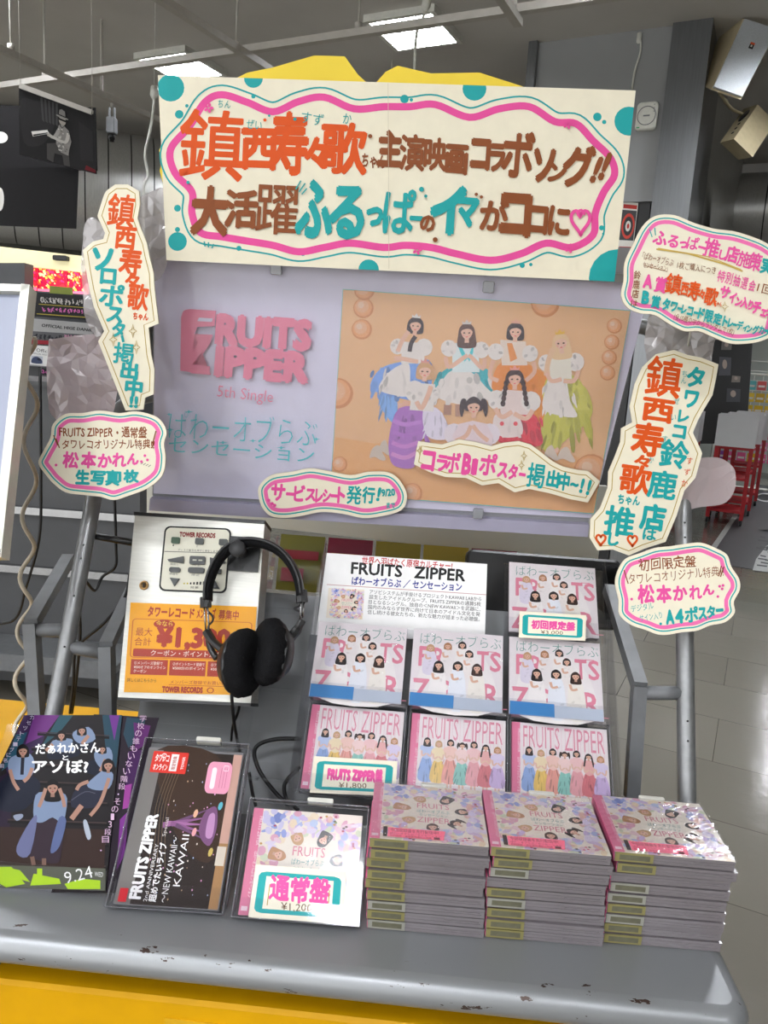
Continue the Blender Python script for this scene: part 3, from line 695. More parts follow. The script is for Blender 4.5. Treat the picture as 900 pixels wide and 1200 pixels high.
for r0 in range(7):
    for k in range(9):
        x = xL + .06 + k * .135; z = zT - .22 - r0 * .175
        m = MB().use(print_mat('packet_print', .4)); m.dz = 2e-4; m.slab(ID, [(x, z), (x + .115, z), (x + .115, z + .13), (x, z + .13)], .02, .06, r_.choice(pal[r0])); m.poly(ID, [(x + .015, z + .04), (x + .1, z + .04), (x + .1, z + .07), (x + .015, z + .07)], '#d8d4cc')
        tag(m.build('packet', None, fw2), 'small coloured packet hanging in rows on the white wire rack', 'packet', 'packets on the wire rack')
# black display wall and grey counter beyond
fb2 = Fr(store(-.7, 11.9, 0)); fb2.x = E1; fb2.u = Vector((0, 0, 1)); fb2.n = -E2
def pq(f, *pts): return [f.loc(*p) for p in pts]
m = MB().use(BLACK); m.slab(ID, pq(fb2, (770, 398), (882, 398), (874, 520), (770, 520)), -.2, 0, '#101010'); o = thing('display_wall', 'black display wall with photos behind the white bins', 'display', fb2); m.build('panel', o)
m = MB().use(GLOSS); m.dz = 5e-4
for k, (x, y, w, h) in enumerate([(843, 418, 14, 22), (858, 440, 10, 8), (852, 455, 16, 16), (846, 400, 12, 10)]): m.slab(fb2.px(.003), [(x, y), (x + w, y + 1), (x + w - 1, y + h), (x - 1, y + h)], .0, .006, ['#5a5a60', '#8a8078', '#48484e', '#77736e'][k]); m.poly(fb2.px(.006), ell(x + w * .45, y + h * .4, w * .2, h * .25, 0), '#b9a79a')
m.build('photo_print', o)
fb3 = Fr(store(.6, 14.5, 0)); fb3.x = E1; fb3.u = Vector((0, 0, 1)); fb3.n = -E2
t = thing('wall_counter', 'grey green counter against the back wall at the aisle end', 'counter', fb3)
m = MB().use(mat('counter_green', '#6f7f80', .5, nscale=5)); m.box((-.35, 0.06, -.5), (2.6, .78, 0)); m.build('body', t); m = MB().use(mat('counter_top', '#8fa0a0', .4, nscale=5)); m.box((-.4, .78, -.52), (2.65, .83, .03)); m.build('top', t); m = MB().use(BLACK); m.box((-.33, 0, -.48), (2.6, .06, -.03)); m.build('plinth', t)
m = MB().use(DARK); m.box((-.2, .83, -.3), (.15, 1.35, -.05)); m.box((.25, .83, -.3), (.6, 1.25, -.05)); tag(m.build('till', None, fb3), 'dark till boxes standing on the grey green counter', 'till')
# dark floor mat with white lettering
m = MB().use(mat('floor_mat', '#3b3b3d', .45, nscale=40, namt=.1))
def fl(px, py): P = atZ(px, py, .008); return P.dot(E1), P.dot(E2)
g0, g1 = fl(841, 640), fl(881, 580); g2 = (g0[0] - (g1[0] - g0[0]) * .18, g0[1] - (g1[1] - g0[1]) * .18); g3 = (g1[0] + (g1[0] - g0[0]) * .35, g1[1] + (g1[1] - g0[1]) * .35)
m.slab(ID, [g2, (g2[0] + 2.4, g2[1] - .1), (g3[0] + 2.4, g3[1]), g3], .001, .006, '#808080'); m.use(mat('mat_edge', '#a9a7a2', .5, nscale=30)); m.slab(ID, [(g2[0] - .05, g2[1]), g2, g3, (g3[0] - .05, g3[1])], .001, .007, '#808080')
m.use(mat('mat_white', '#c6c6c4', .5, nscale=60, namt=.12))
m.poly(ID, [fl(882, 668), fl(886, 655), fl(930, 600), fl(930, 674)], '#ffffff', .0075)
m.use(mat('floor_mat_dark', '#333335', .5, nscale=40)); r = random.Random(11)
for k in range(26):
    x, y = 886 + r.random() * 26, 618 + r.random() * 45
    m.stroke(fl, [(x, y), (x + 6 + r.random() * 6, y + 1.5)], 1.6, '#333333', z=.0082)
m.use(mat('mat_white', '#c6c6c4')); m.stroke(fl, ell(898, 583, 12, 4.5, .05, 24), 1.2, '#ffffff', closed=True, z=.0082)
tag(m.build('floor_mat', None, SF), 'large dark floor mat with white print on the glossy tiles at right', 'mat')

# =================================================================== THE LISTENING STAND
PF = Fr((0, 1.0, 0.78), radians(25))                    # plane of the leaning tubes
ZS = 0.78                                               # shelf top
SHF = Fr((-0.07, 0.9, 0))
stand = thing('display_stand', 'grey tubular shop display stand with a worn grey shelf and yellow base', 'display stand', SHF)
def shelf_material():
    m = mat('worn_shelf_paint', '#77797b', 0.38, 0.45, 0.5)
    nt = m.node_tree; b = nt.nodes['Principled BSDF']; tc = nt.nodes['Texture Coordinate']
    n = nt.nodes.new('ShaderNodeTexNoise'); n.inputs['Scale'].default_value = 52; n.inputs['Detail'].default_value = 5; n.inputs['Roughness'].default_value = 0.62
    mp = nt.nodes['Mapping']; mp.inputs['Scale'].default_value = (0.55, 1.3, 1.3)
    nt.links.new(tc.outputs['Object'], mp.inputs['Vector']); nt.links.new(mp.outputs['Vector'], n.inputs['Vector'])
    r = nt.nodes.new('ShaderNodeValToRGB'); r.color_ramp.interpolation = 'CONSTANT'
    r.color_ramp.elements[0].position = 0; r.color_ramp.elements[0].color = (0, 0, 0, 1)
    e = r.color_ramp.elements[1]; e.position = 0.645; e.color = (1, 1, 1, 1)
    nt.links.new(n.outputs['Fac'], r.inputs['Fac'])
    sx = nt.nodes.new('ShaderNodeSeparateXYZ'); nt.links.new(tc.outputs['Object'], sx.inputs[0])
    mr = nt.nodes.new('ShaderNodeMapRange'); mr.inputs['From Min'].default_value = 0.118; mr.inputs['From Max'].default_value = 0.122   # chips only along the rolled edge
    nt.links.new(sx.outputs['Z'], mr.inputs['Value'])
    mu = nt.nodes.new('ShaderNodeMath'); mu.operation = 'MULTIPLY'; nt.links.new(r.outputs['Color'], mu.inputs[0]); nt.links.new(mr.outputs['Result'], mu.inputs[1])
    mx = nt.nodes.new('ShaderNodeMix'); mx.data_type = 'RGBA'; mx.inputs['A'].default_value = C('#8e9092'); mx.inputs['B'].default_value = C('#3c2a22')
    nt.links.new(mu.outputs[0], mx.inputs['Factor']); nt.links.new(mx.outputs['Result'], b.inputs['Base Color'])
    return m
yb = atZ(230, 1112, ZS).y; R_ = 0.0195; xr = 0.383; xl = -0.64
flat = rrect(xl, yb, xr, 1.035, 0.016, 4); rings = []
for k in range(0, 11):
    a = radians(k * 17); rings.append([(x, y, ZS - R_ * (1 - cos(a))) for x, y in inset(flat, -R_ * sin(a))] if k else [(x, y, ZS) for x, y in flat])
N = len(flat); vs = [p for r in rings for p in r]
m = MB().use(shelf_material()); m.add(vs, [list(range(N)), [10 * N + i for i in range(N)][::-1]]); m.add(vs, [[k * N + i, k * N + (i + 1) % N, (k + 1) * N + (i + 1) % N, (k + 1) * N + i] for k in range(10) for i in range(N)], sm=True)
m.build('shelf', stand, wf=SHF)
XL, XR = -0.542, 0.404
TOPS = {}
for X, s, vt, back in ((XL, 1, .56, .075), (XR, -1, .74, .03)):
    P = [PF.pt(X, -0.05)] + [PF.pt(X, vt * k) for k in (.15, .4, .7, .93, 1)]
    top = PF.pt(X, vt + .03)
    P += [top + Vector((s * .006, back * .3, .03)), top + Vector((s * .03, back * .7, .058)), top + Vector((s * .08, back, .072)), top + Vector((s * .16, back, .074))]
    TOPS[X] = P[-1]
    MB().use(SILVER).tube(smooth([tuple(p) for p in P], 5, False), .0128, 16).build('pole', stand, wf=SHF)
holes = MB().use(BLACK)
for y in (615, 632, 845, 868): q = PF.loc(803 - 1, y); P = PF.pt(XR - .002, q[1], .0125); holes.lathe([(.0016, 0), (.0016, .0006)], P, PF.n, 8)
for y in (640, 656, 700, 760): q = PF.loc(95, y); P = PF.pt(XL + .003, q[1], .0122); holes.lathe([(.0016, 0), (.0016, .0006)], P, PF.n, 8)
holes.build('bolt_hole', stand, wf=SHF)
def arm(bx, by, lx, ly, tx, ty, Yt):
    B_ = atY(bx, by, 1.11); L_ = atY(lx, ly, 1.09); T_ = atY(tx, ty, Yt); L_.z = max(L_.z, ZS)
    MB().use(GREYP).tube([L_, B_], .014, 4, square=True).tube([B_ - (T_ - B_).normalized() * .004, T_], .014, 4, square=True).build('side_arm', stand, wf=SHF); return B_
b1 = arm(749, 803, 740, 935, 714, 690, 1.33); b2 = arm(125, 757, 127, 850, 156, 690, 1.33); b3 = arm(37, 730, 44, 850, 80, 655, 1.33)
for b_, X in ((b1, XR), (b2, XL), (b3, XL)):
    v = PF.inv(b_).y - .006; MB().use(GREYP).tube([b_ + Vector((0, .0, -.012)), PF.pt(X, v, -.0)], .0105, 10).build('crossbar', stand, wf=SHF)
m = MB().use(mat('back_panel_grey', '#808284', .5, .05, .4, 8, .05)); fb_ = Fr(PF.pt(0, 0, -.13), radians(25)); m.box((-.455, -.02, 0), (.288, .365, .008), M=lambda p: fb_.pt(p.x, p.y, p.z)); m.box((-.455, .13, .008), (-.16, .134, .010), M=lambda p: fb_.pt(p.x, p.y, p.z)); m.build('back_panel', stand, wf=SHF)
m = MB().use(YELLOW); m.rbox((-.52, .10, -.0), (.305, .69, .015), .012, M=lambda p: Vector((p.x, .80 - p.z, p.y))); m.box((-1.0, .80, .02), (.29, 1.52, .69)); m.build('yellow_base', stand, wf=SHF)
m = MB().use(mat('clear_yellow_label', '#d2a21a', .25, nscale=20)); m.box((-.27, .7835, .45), (.26, .7848, .665)); m.build('base_label', stand, wf=SHF)
for X in (-.505, .36):
    MB().use(SILVER).tube([(X, .81, 0), (X, .81, .745)], .016, 12).build('leg', stand, wf=SHF)
for X in (-.505, .36):
    MB().use(SILVER).tube([(X, 1.0, 0), (X, 1.0, .745)], .016, 12).build('leg', stand, wf=SHF)

# ------------------------------------------------------------------ poster holder and its poster
POF = Fr((-.03, 1.30, 1.30), radians(-9)); PX = POF.px()
holder = thing('poster_holder', 'clear poster holder on the stand, grey board behind and lilac rail below', 'poster holder', POF)
BQ = [(178, 262), (773, 292), (690, 615), (177, 584)]
LILAC = mat('lilac_plastic', '#a3a0b4', .3, 0, .4, 20, .04)
m = MB().use(mat('grey_board', '#8f8f92', .5, nscale=10)); m.slab(PX, BQ, -.018, -.008, '#808080'); m.build('back_board', holder)
m = MB().use(LILAC); m.slab(POF.px(), [(177, 583), (690, 614), (688, 628), (176, 597)], -.02, .006, '#808080'); m.build('bottom_rail', holder)
m = MB().use(SILVER); m.slab(POF.px(), [(178, 292), (768, 323), (765, 333), (178, 302)], -.02, .007, '#808080'); m.build('top_rail', holder)
for x, y in ((325, 315), (572, 336), (330, 586), (560, 600)):
    m = MB().use(clear_mat('cloudy_clip', '#d8d8dc', .08, .5, .1, .35)); u, v = POF.loc(x, y); m.rbox((u - .009, v - .009, .006), (u + .009, v + .009, .012), .003); m.build('clip', holder)
m = MB().use(SLEEVE); m.poly(POF.px(.0058), [(179, 300), (765, 331), (692, 610), (178, 580)], '#808080', .0058); m.build('clear_sleeve', holder)
for X, s in ((XL, 1), (XR, -1)):
    t_ = TOPS[X]; u, v, w = POF.inv(t_); m = MB().use(SILVER); m.tube([(u, v, w), (u, v, -.019)], .009, 10); m.build('mount', holder)

def shade(h, k):
    h = h.lstrip('#'); v = [int(h[i:i + 2], 16) for i in (0, 2, 4)]
    return '#' + ''.join('%02x' % max(0, min(255, int(x * k))) for x in v)
def frill(m, M, pts, col, lace=True, n=3):
    """a printed skirt: lit fabric with folds and a frilled lower edge"""
    P = smooth(pts, 4); m.poly(M, P, col)
    ys = [p[1] for p in P]; y0, y1 = min(ys), max(ys); xs = [p[0] for p in P]; x0, x1 = min(xs), max(xs); r = random.Random(int(x0 * 7 + y0))
    for k in range(10 + n * 4):
        x = x0 + (x1 - x0) * r.random(); y = y0 + (y1 - y0) * (.2 + .75 * r.random()); L = (y1 - y0) * (.08 + .14 * r.random()); w = (x1 - x0) * (.025 + .035 * r.random())
        q = clip(ell(x, y, w, L, (x - (x0 + x1) / 2) / (x1 - x0) * -.8, 8), [(x0, y0), (x1, y0), (x1, y1), (x0, y1)])
        m.poly(M, q, shade(col, .74 + .34 * r.random()))
def puff(m, M, x, y, r, col):
    m.poly(M, ell(x, y, r, r * 1.05, 0, 12), col); q = random.Random(int(x * 13 + y))
    for k in range(7): a = q.random() * 6.28; m.poly(M, ell(x + r * .6 * cos(a), y + r * .6 * sin(a), r * .28, r * .18, a, 8), shade(col, .74 + .32 * q.random()))
SKIN = '#e0b39a'
def face(m, M, x, y, r, hair, style, tilt=0.0, tiara=None, skin=SKIN):
    """a printed head: hair, face, fringe, eyes, mouth"""
    ct, st = cos(tilt), sin(tilt); T = lambda pts: [(x + (a * ct - b * st) * r, y + (a * st + b * ct) * r) for a, b in pts]
    if style == 'long': m.poly(M, T(smooth([(-.9, -.6), (0, -1.25), (.9, -.6), (1.15, .6), (1.25, 1.8), (.6, 2.1), (-.6, 2.1), (-1.25, 1.8), (-1.15, .6)], 3)), hair)
    elif style == 'bob': m.poly(M, T(smooth([(-.95, -.6), (0, -1.25), (.95, -.6), (1.15, .5), (.9, 1.15), (-.9, 1.15), (-1.15, .5)], 3)), hair)
    elif style == 'braid':
        m.poly(M, T(smooth([(-.95, -.6), (0, -1.25), (.95, -.6), (1.0, .5), (-1.0, .5)], 3)), hair)
        for s in (-1, 1):
            for k in range(5): m.poly(M, T(ell(s * (1.05 + .1 * k), .6 + .62 * k, .32, .4, 0, 8)), shade(hair, .85 + .25 * (k % 2)))
    elif style == 'tail':
        m.poly(M, T(smooth([(-.95, -.6), (0, -1.25), (.95, -.6), (1.0, .5), (-1.0, .5)], 3)), hair)
        for s in (-1, 1): m.poly(M, T(smooth([(s * .9, -.8), (s * 1.5, -.9), (s * 1.75, .3), (s * 1.5, 1.3), (s * 1.2, .6)], 3)), hair)
    else: m.poly(M, T(smooth([(-1, -.5), (0, -1.2), (1, -.5), (1.0, .5), (-1.0, .5)], 3)), hair)
    m.poly(M, T([(-.25, .6), (.25, .6), (.3, 1.4), (-.3, 1.4)]), shade(skin, .88))
    m.poly(M, T(smooth([(-.72, -.35), (0, -.85), (.72, -.35), (.7, .25), (.35, .8), (0, .95), (-.35, .8), (-.7, .25)], 3)), skin)
    m.poly(M, T(smooth([(-.85, .1), (-.9, -.6), (0, -1.15), (.9, -.6), (.85, .1), (.62, -.25), (.2, -.42), (-.2, -.38), (-.62, -.22)], 3)), hair)
    for s in (-1, 1):
        m.poly(M, T(ell(s * .33, .12, .15, .1, 0, 8)), '#3a2622'); m.poly(M, T(ell(s * .45, .42, .16, .1, 0, 8)), shade(skin, .93) if r < 4 else '#dc9a8c')
    m.poly(M, T([(-.05, .3), (.05, .3), (.07, .42), (-.07, .42)]), shade(skin, .85))
    m.poly(M, T(ell(0, .62, .17, .08, 0, 8)), '#b8545a')
    if tiara: m.poly(M, T([(-.55, -1.0), (-.6, -1.45), (-.3, -1.2), (0, -1.65), (.3, -1.2), (.6, -1.45), (.55, -1.0)]), tiara)
def limb(m, M, pts, w, col=SKIN): m.stroke(M, smooth(pts, 4, False), w, col)
def ball(m, M, x, y, r, box=None):
    for k, (f, c_) in enumerate(((1, '#a87048'), (.86, '#c08a60'), (.62, '#d6a580'), (.3, '#ecc8a8'))):
        p = circ(x - r * (1 - f) * .35, y - r * (1 - f) * .4, r * f, n=18)
        m.poly(M, clip(p, box) if box else p, c_)
PQ = [(402, 339), (739, 364), (696, 602), (387, 578)]
sheet = MB().use(GLOSS); sheet.dz = 1e-5; sheet.gain = 1.75
sheet.slab(PX, [(180, 300), (764, 331), (693, 608), (179, 579)], -.007, -.004, '#c4c0d0')
sheet.dz = 6e-6; m = sheet; m.poly(PX, [PQ[0], PQ[1], PQ[2], PQ[3]], '#c39a72')
m.poly(PX, smooth([(388, 560), (393, 512), (440, 520), (560, 500), (660, 530), (706, 545), (696, 602), (387, 578)], 1), '#b98a5c')
m.stroke(PX, PQ, 1.0, '#3f9a98', closed=True)
for x, y, r in ((426, 361, 12), (424, 386, 12), (427, 340, 12), (396, 461, 18), (398, 544, 9), (483, 578, 12), (639, 355, 17), (720, 382, 9), (717, 401, 9), (714, 419, 9), (712, 437, 9), (693, 553, 21)): ball(m, PX, x, y, r, PQ)
WH = '#c3bbb4'; LACE = '#c6bab0'
def shoes(m, x, y, s): 
    m.poly(PX, smooth([(x, y), (x + 8 * s, y - 5), (x + 13 * s, y + 3), (x + 18 * s, y + 12), (x + 12 * s, y + 13), (x + 4 * s, y + 9), (x - 3 * s, y + 10)], 3), '#a89a8c')
# back row: blue, teal, orange, yellow
limb(m, PX, [(468, 472), (466, 490)], 9); limb(m, PX, [(476, 470), (474, 486)], 8, '#cfa088')
frill(m, PX, [(446, 430), (462, 458), (466, 478), (462, 496), (452, 486), (444, 470)], '#6a8cb8')
frill(m, PX, [(470, 424), (503, 422), (506, 448), (498, 470), (466, 466), (440, 459), (434, 450), (446, 432)], '#6684b6'); frill(m, PX, [(468, 428), (480, 428), (478, 462), (462, 463), (444, 456), (452, 440)], WH)
puff(m, PX, 466, 406, 9, WH); puff(m, PX, 497, 407, 10, WH); m.poly(PX, [(471, 400), (496, 402), (498, 426), (470, 426)], WH)
face(m, PX, 487, 381, 8.5, '#2c2022', 'bob', .1, '#b9b4ae'); limb(m, PX, [(462, 420), (470, 420), (490, 424)], 5); limb(m, PX, [(466, 412), (472, 398), (479, 388)], 5); m.stroke(PX, smooth([(487, 394), (482, 402), (480, 412)], 3, False), 5, '#2c2022')
limb(m, PX, [(525, 474), (524, 486)], 9, '#8a6656'); limb(m, PX, [(538, 474), (538, 488)], 9, '#94705e')
frill(m, PX, [(530, 430), (570, 432), (578, 448), (572, 466), (548, 458), (520, 456), (508, 452), (514, 440)], '#2f8d93'); frill(m, PX, [(530, 434), (552, 436), (568, 452), (577, 464), (556, 474), (530, 472), (508, 462), (518, 446)], WH)
m.poly(PX, [(530, 402), (560, 402), (562, 436), (530, 436)], '#c9d2cf'); m.poly(PX, [(536, 404), (540, 404), (548, 420), (544, 424)], '#3ba0a4'); m.poly(PX, [(558, 404), (554, 404), (548, 420), (550, 424)], '#3ba0a4')
puff(m, PX, 526, 408, 9.5, WH); puff(m, PX, 564, 410, 9.5, WH); face(m, PX, 547, 389, 9, '#4a3028', 'long', 0, '#a8a09a'); limb(m, PX, [(522, 418), (526, 430), (542, 420), (548, 416)], 5); limb(m, PX, [(568, 420), (566, 432), (554, 420), (549, 416)], 5)
frill(m, PX, [(622, 432), (640, 440), (642, 470), (636, 500), (626, 492), (620, 460)], '#d98a3f')
frill(m, PX, [(588, 424), (622, 428), (630, 450), (620, 470), (586, 462), (576, 450)], '#d07f3a'); m.poly(PX, [(586, 398), (616, 400), (618, 428), (588, 428)], '#d6c4b4'); m.poly(PX, [(594, 402), (600, 402), (606, 420), (598, 424)], '#d98a48')
puff(m, PX, 581, 412, 9.5, WH); puff(m, PX, 621, 414, 9.5, WH); face(m, PX, 604, 388, 9, '#2a1f20', 'bob', .05, '#d09a84'); limb(m, PX, [(578, 422), (574, 440), (584, 446)], 5); limb(m, PX, [(625, 424), (626, 436), (616, 446)], 5)
limb(m, PX, [(650, 482), (648, 505), (644, 524)], 8); limb(m, PX, [(658, 482), (654, 505), (650, 530)], 8)
frill(m, PX, [(660, 450), (684, 452), (694, 476), (690, 492), (672, 508), (642, 530), (634, 512), (640, 480)], '#9c9840')
frill(m, PX, [(646, 438), (676, 442), (690, 470), (688, 480), (662, 478), (640, 472), (636, 458)], '#a5a04a'); frill(m, PX, [(644, 442), (662, 444), (668, 470), (676, 488), (652, 486), (636, 478), (638, 460)], WH)
puff(m, PX, 640, 425, 9.5, WH); puff(m, PX, 674, 424, 10.5, WH); m.poly(PX, [(645, 412), (668, 412), (670, 444), (644, 442)], '#cfc8b8'); face(m, PX, 657, 401, 9.5, '#c2a47e', 'long', -.1, '#c8a040', '#e2b8a0')
m.stroke(PX, smooth([(648, 408), (642, 424), (640, 440)], 3, False), 6, '#b8987a'); limb(m, PX, [(640, 436), (646, 446), (658, 444)], 5); limb(m, PX, [(678, 434), (672, 446), (660, 446)], 5)
shoes(m, 656, 528, 1); shoes(m, 640, 526, .8)
# front row: purple, pink, red
shoes(m, 436, 526, .9); shoes(m, 446, 520, .7)
frill(m, PX, [(468, 478), (500, 480), (506, 500), (488, 524), (486, 546), (470, 548), (458, 540), (456, 512)], '#8b5c98')
for k in range(4): m.stroke(PX, smooth([(461 - k * .8, 492 + k * 13), (474, 497 + k * 13), (490 + 4 - k * 2, 494 + k * 12)], 4, False), 5, ['#9a68a4', '#8f5c9c', '#a068a0', '#a872a0'][k])
frill(m, PX, [(496, 480), (512, 478), (524, 496), (522, 514), (500, 510)], '#c9c0cc'); m.poly(PX, [(484, 448), (510, 450), (508, 482), (480, 480)], WH); puff(m, PX, 486, 458, 12, WH); puff(m, PX, 506, 462, 9, WH)
face(m, PX, 498, 434, 9, '#a8825e', 'bob', .05, '#b07a70', '#e2b8a0'); limb(m, PX, [(488, 470), (494, 478), (502, 462), (505, 452)], 5.5)
frill(m, PX, [(584, 482), (624, 484), (634, 506), (632, 522), (590, 520), (578, 504)], '#b23440'); frill(m, PX, [(582, 484), (606, 486), (612, 508), (590, 512), (578, 500)], '#d6c6c0')
for x in (588, 604): m.poly(PX, circ(x, 496, 2.6, n=10), '#c84a50')
m.poly(PX, [(588, 456), (618, 458), (620, 486), (586, 484)], '#d2bfb8'); puff(m, PX, 582, 468, 11, WH); puff(m, PX, 622, 470, 11.5, WH); face(m, PX, 603, 443, 9.5, '#34201e', 'braid', 0, '#c8877a'); limb(m, PX, [(580, 478), (588, 488), (600, 482)], 5.5); limb(m, PX, [(624, 480), (616, 490), (602, 484)], 5.5)
puff(m, PX, 532, 508, 12, '#d8ccd0'); puff(m, PX, 574, 508, 12, '#d8ccd0'); m.poly(PX, smooth([(538, 496), (570, 496), (576, 524), (532, 524)], 2), '#d8c4c6'); face(m, PX, 555, 476, 9.5, '#2e2022', 'tail', 0); limb(m, PX, [(534, 516), (546, 510), (552, 498)], 5); limb(m, PX, [(572, 516), (562, 508), (554, 498)], 5)
# left side of the poster: logo and titles
PK = '#d4788f'; TL_ = '#3f9aa0'
m.poly(PX, smooth([(213, 372), (216, 364), (224, 362)], 3, False) + [(254, 364), (252, 382), (232, 383), (229, 391), (250, 392), (247, 402), (224, 437), (248, 439), (245, 437)] + [(244, 438), (212, 434)], PK)
m.poly(PX, [(234, 372), (250, 373), (249, 377), (232, 376)], '#c4c0d0'); m.poly(PX, [(238, 397), (217, 428), (219, 431), (241, 398)], '#c4c0d0')
m.poly(PX, [(213, 434), (236, 396), (247, 398), (226, 427), (247, 429), (246, 439)], PK)
m.text(PX, 'RUITS', 252, 401, 365, 409, 46, PK, .055); m.text(PX, 'IPPER', 251, 438, 362, 447, 46, PK, .055)
m.text(PX, '5th Single', 255, 464, 320, 471, 19, PK, -.004)
m.text(PX, 'ぱわーオブらぶ', 198, 511, 371, 521, 36, TL_, -.012); m.text(PX, 'センセーション', 198, 528, 368, 541, 21, TL_, .012)
for x, y, w in ((199, 485, 3), (200, 503, 5), (222, 482, 6), (262, 518, 6), (297, 516, 5), (330, 524, 6), (371, 514, 5)): m.poly(PX, star4(x, y, w, 2.2), TL_)
tag(sheet.build('idol_poster', None, POF), 'wide poster of seven women in frilled pastel dresses with pink logo at left', 'poster')

# ------------------------------------------------------------------ hand drawn cards
CREAM = '#efe7cf'; PINK = '#e8559f'; TEAL = '#1fa3a3'; ORANGE = '#dd5412'; BROWN = '#8a4a22'; GOLD = '#b59a4a'
def sign(name, fr, out, label, group='hand drawn cream cards', borders='wave', w=.0, thick=.003):
    m = MB().use(INK); M = fr.px(w); m.slab(M, out, w - thick, w, CREAM, '#cfc6ae')
    if borders == 'wave':
        m.stroke(M, inset(out, 4.5), 1.6, TEAL, closed=True); m.stroke(M, inset(out, 9), 4.6, '#ee70ae', closed=True)
    elif borders == 'gold': m.stroke(M, inset(out, 5), 1.1, GOLD, closed=True)
    return m, M
def fin(m, name, fr, label, group='hand drawn cream cards'): return tag(m.build(name, None, fr), label, 'sign', group)

# the big banner card
BNQ = [(185, 88), (745, 106), (720, 330), (195, 305)]
BF = Fr((.0, 1.195, 1.68), radians(-7)); m = MB().use(INK); M = BF.px()
m.slab(M, BNQ, -.005, 0, CREAM, '#d0c7b0')
for x, y, r in ((200, 103, 16), (297, 92, 11), (208, 283, 11), (432, 316, 12), (556, 104, 14), (737, 142, 17), (724, 326, 34), (210, 134, 5), (208, 244, 4), (208, 269, 3), (219, 124, 2), (297, 113, 2.5), (388, 118, 3), (474, 116, 5), (482, 117, 2), (700, 137, 5), (708, 143, 2.5), (705, 267, 3), (707, 274, 1.5), (612, 311, 3), (622, 310, 2), (280, 291, 3), (355, 297, 3)):
    m.poly(M, clip(circ(x, y, r), BNQ), TEAL)
z1 = [(445, 295), (480, 240), (520, 222), (580, 240), (640, 262), (700, 238), (760, 228), (830, 255), (900, 250)]
z2 = [(60, 250), (120, 245), (200, 275), (270, 255), (340, 250), (400, 285), (450, 290), (490, 330), (530, 370), (540, 410), (515, 450), (495, 500), (490, 550), (440, 580), (380, 570), (320, 595), (250, 610), (170, 595), (110, 580), (50, 575)]
z3 = [(900, 580), (820, 570), (760, 580), (700, 590), (640, 575), (580, 565), (520, 555), (470, 545), (450, 500), (450, 450), (410, 405), (400, 350)]
wave = smooth([(x / 2, y / 2) for x, y in z1] + [(450 + x / 2, y / 2) for x, y in z2] + [(x / 2, y / 2) for x, y in z3], 6)
m.stroke(M, wave, 8.5, '#e8509c', closed=True); m.stroke(M, inset(wave, -11), 2, TEAL, closed=True)
def cells(m, M, L, col, bold=.03):
    for c_ in L:
        t, x, y, w, h = c_[:5]; rot = c_[5] if len(c_) > 5 else 0
        m.ch(M, t, x, y, w, h, col, bold, rot)
cells(m, M, [('鎮', 248, 170, 76, 84, 3)], ORANGE, .03); cells(m, M, [('西', 304, 175, 44, 50, 2), ('寿', 339, 168, 46, 76, 2), ('々', 371, 179, 28, 38, 4), ('歌', 403, 174, 56, 62, 3)], ORANGE, .045)
cells(m, M, [('ちん', 263, 122, 15, 9, 5), ('ぜい', 298, 146, 18, 11, 8), ('すず', 366, 139, 26, 14, 10), ('か', 407, 139, 10, 12, 5)], TEAL, .01)
cells(m, M, [('ちゃん', 438, 189, 28, 17, 5), ], BROWN, .03)
cells(m, M, [('主', 457, 174, 30, 44, 3), ('演', 483, 179, 30, 44, 3), ('映', 510, 181, 27, 40, 3), ('画', 535, 187, 27, 36, 4), ('コ', 563, 181, 24, 38, 4), ('ラ', 582, 185, 20, 34, 4), ('ボ', 607, 181, 38, 56, 5), ('ソ', 637, 194, 26, 42, 6), ('ン', 653, 202, 22, 24, 6), ('グ', 678, 195, 38, 52, 6), ('!', 699, 199, 7, 34, 22), ('!', 709, 195, 7, 36, 22)], BROWN, .045)
cells(m, M, [('大', 246, 247, 44, 60, 3), ('活', 283, 245, 40, 46, 3)], BROWN, .045); cells(m, M, [('躍', 325, 246, 50, 58, 3)], BROWN, .026)
cells(m, M, [('ふ', 369, 245, 44, 70, 4), ('る', 407, 249, 42, 64, 4), ('っ', 439, 254, 20, 24, 4), ('ぱ', 468, 248, 38, 54, 4), ('ー', 488, 256, 16, 6, 3)], TEAL, .045)
cells(m, M, [('の', 501, 262, 18, 20, 4), ('が', 579, 252, 34, 38, 4), ('コ', 604, 252, 38, 52, 4), ('コ', 631, 258, 22, 34, 5), ('に', 655, 259, 26, 36, 5)], BROWN, .045)
cells(m, M, [('イ', 525, 246, 42, 60, 4), ('マ', 547, 249, 28, 36, 5)], TEAL, .05)
m.stroke(M, heart(680, 259, 22, 30), 4, '#e8509c', closed=True); m.stroke(M, smooth([(680, 256), (676, 250), (681, 246), (685, 252)], 3, False), 2.5, '#e8509c')
for x, y in ((245, 127), (665, 146), (489, 293), (667, 291)):
    for k in range(5): m.poly(M, ell(x + 3.4 * cos(k * 1.257), y + 3.4 * sin(k * 1.257), 2.6, 1.7, k * 1.257, 8), '#e8509c')
for x, y, r, c_ in ((216, 201, 2.6, ORANGE), (221, 214, 2, TEAL), (311, 141, 2, ORANGE), (316, 136, 1.5, TEAL), (434, 160, 2.5, BROWN), (346, 140, 2, TEAL), (494, 222, 3, TEAL), (499, 230, 2, TEAL), (350, 272, 3, TEAL), (558, 228, 2, BROWN), (564, 231, 2, BROWN), (510, 281, 3, BROWN), (677, 287, 2, PINK)): m.poly(M, circ(x, y, r, n=10), c_)
for p in (((347, 222), (353, 212)), ((351, 225), (358, 215)), ((354, 228), (360, 221)), ((241, 289), (240, 283)), ((245, 290), (245, 284)), ((249, 291), (251, 286))): m.stroke(M, p, 1.6, TEAL)
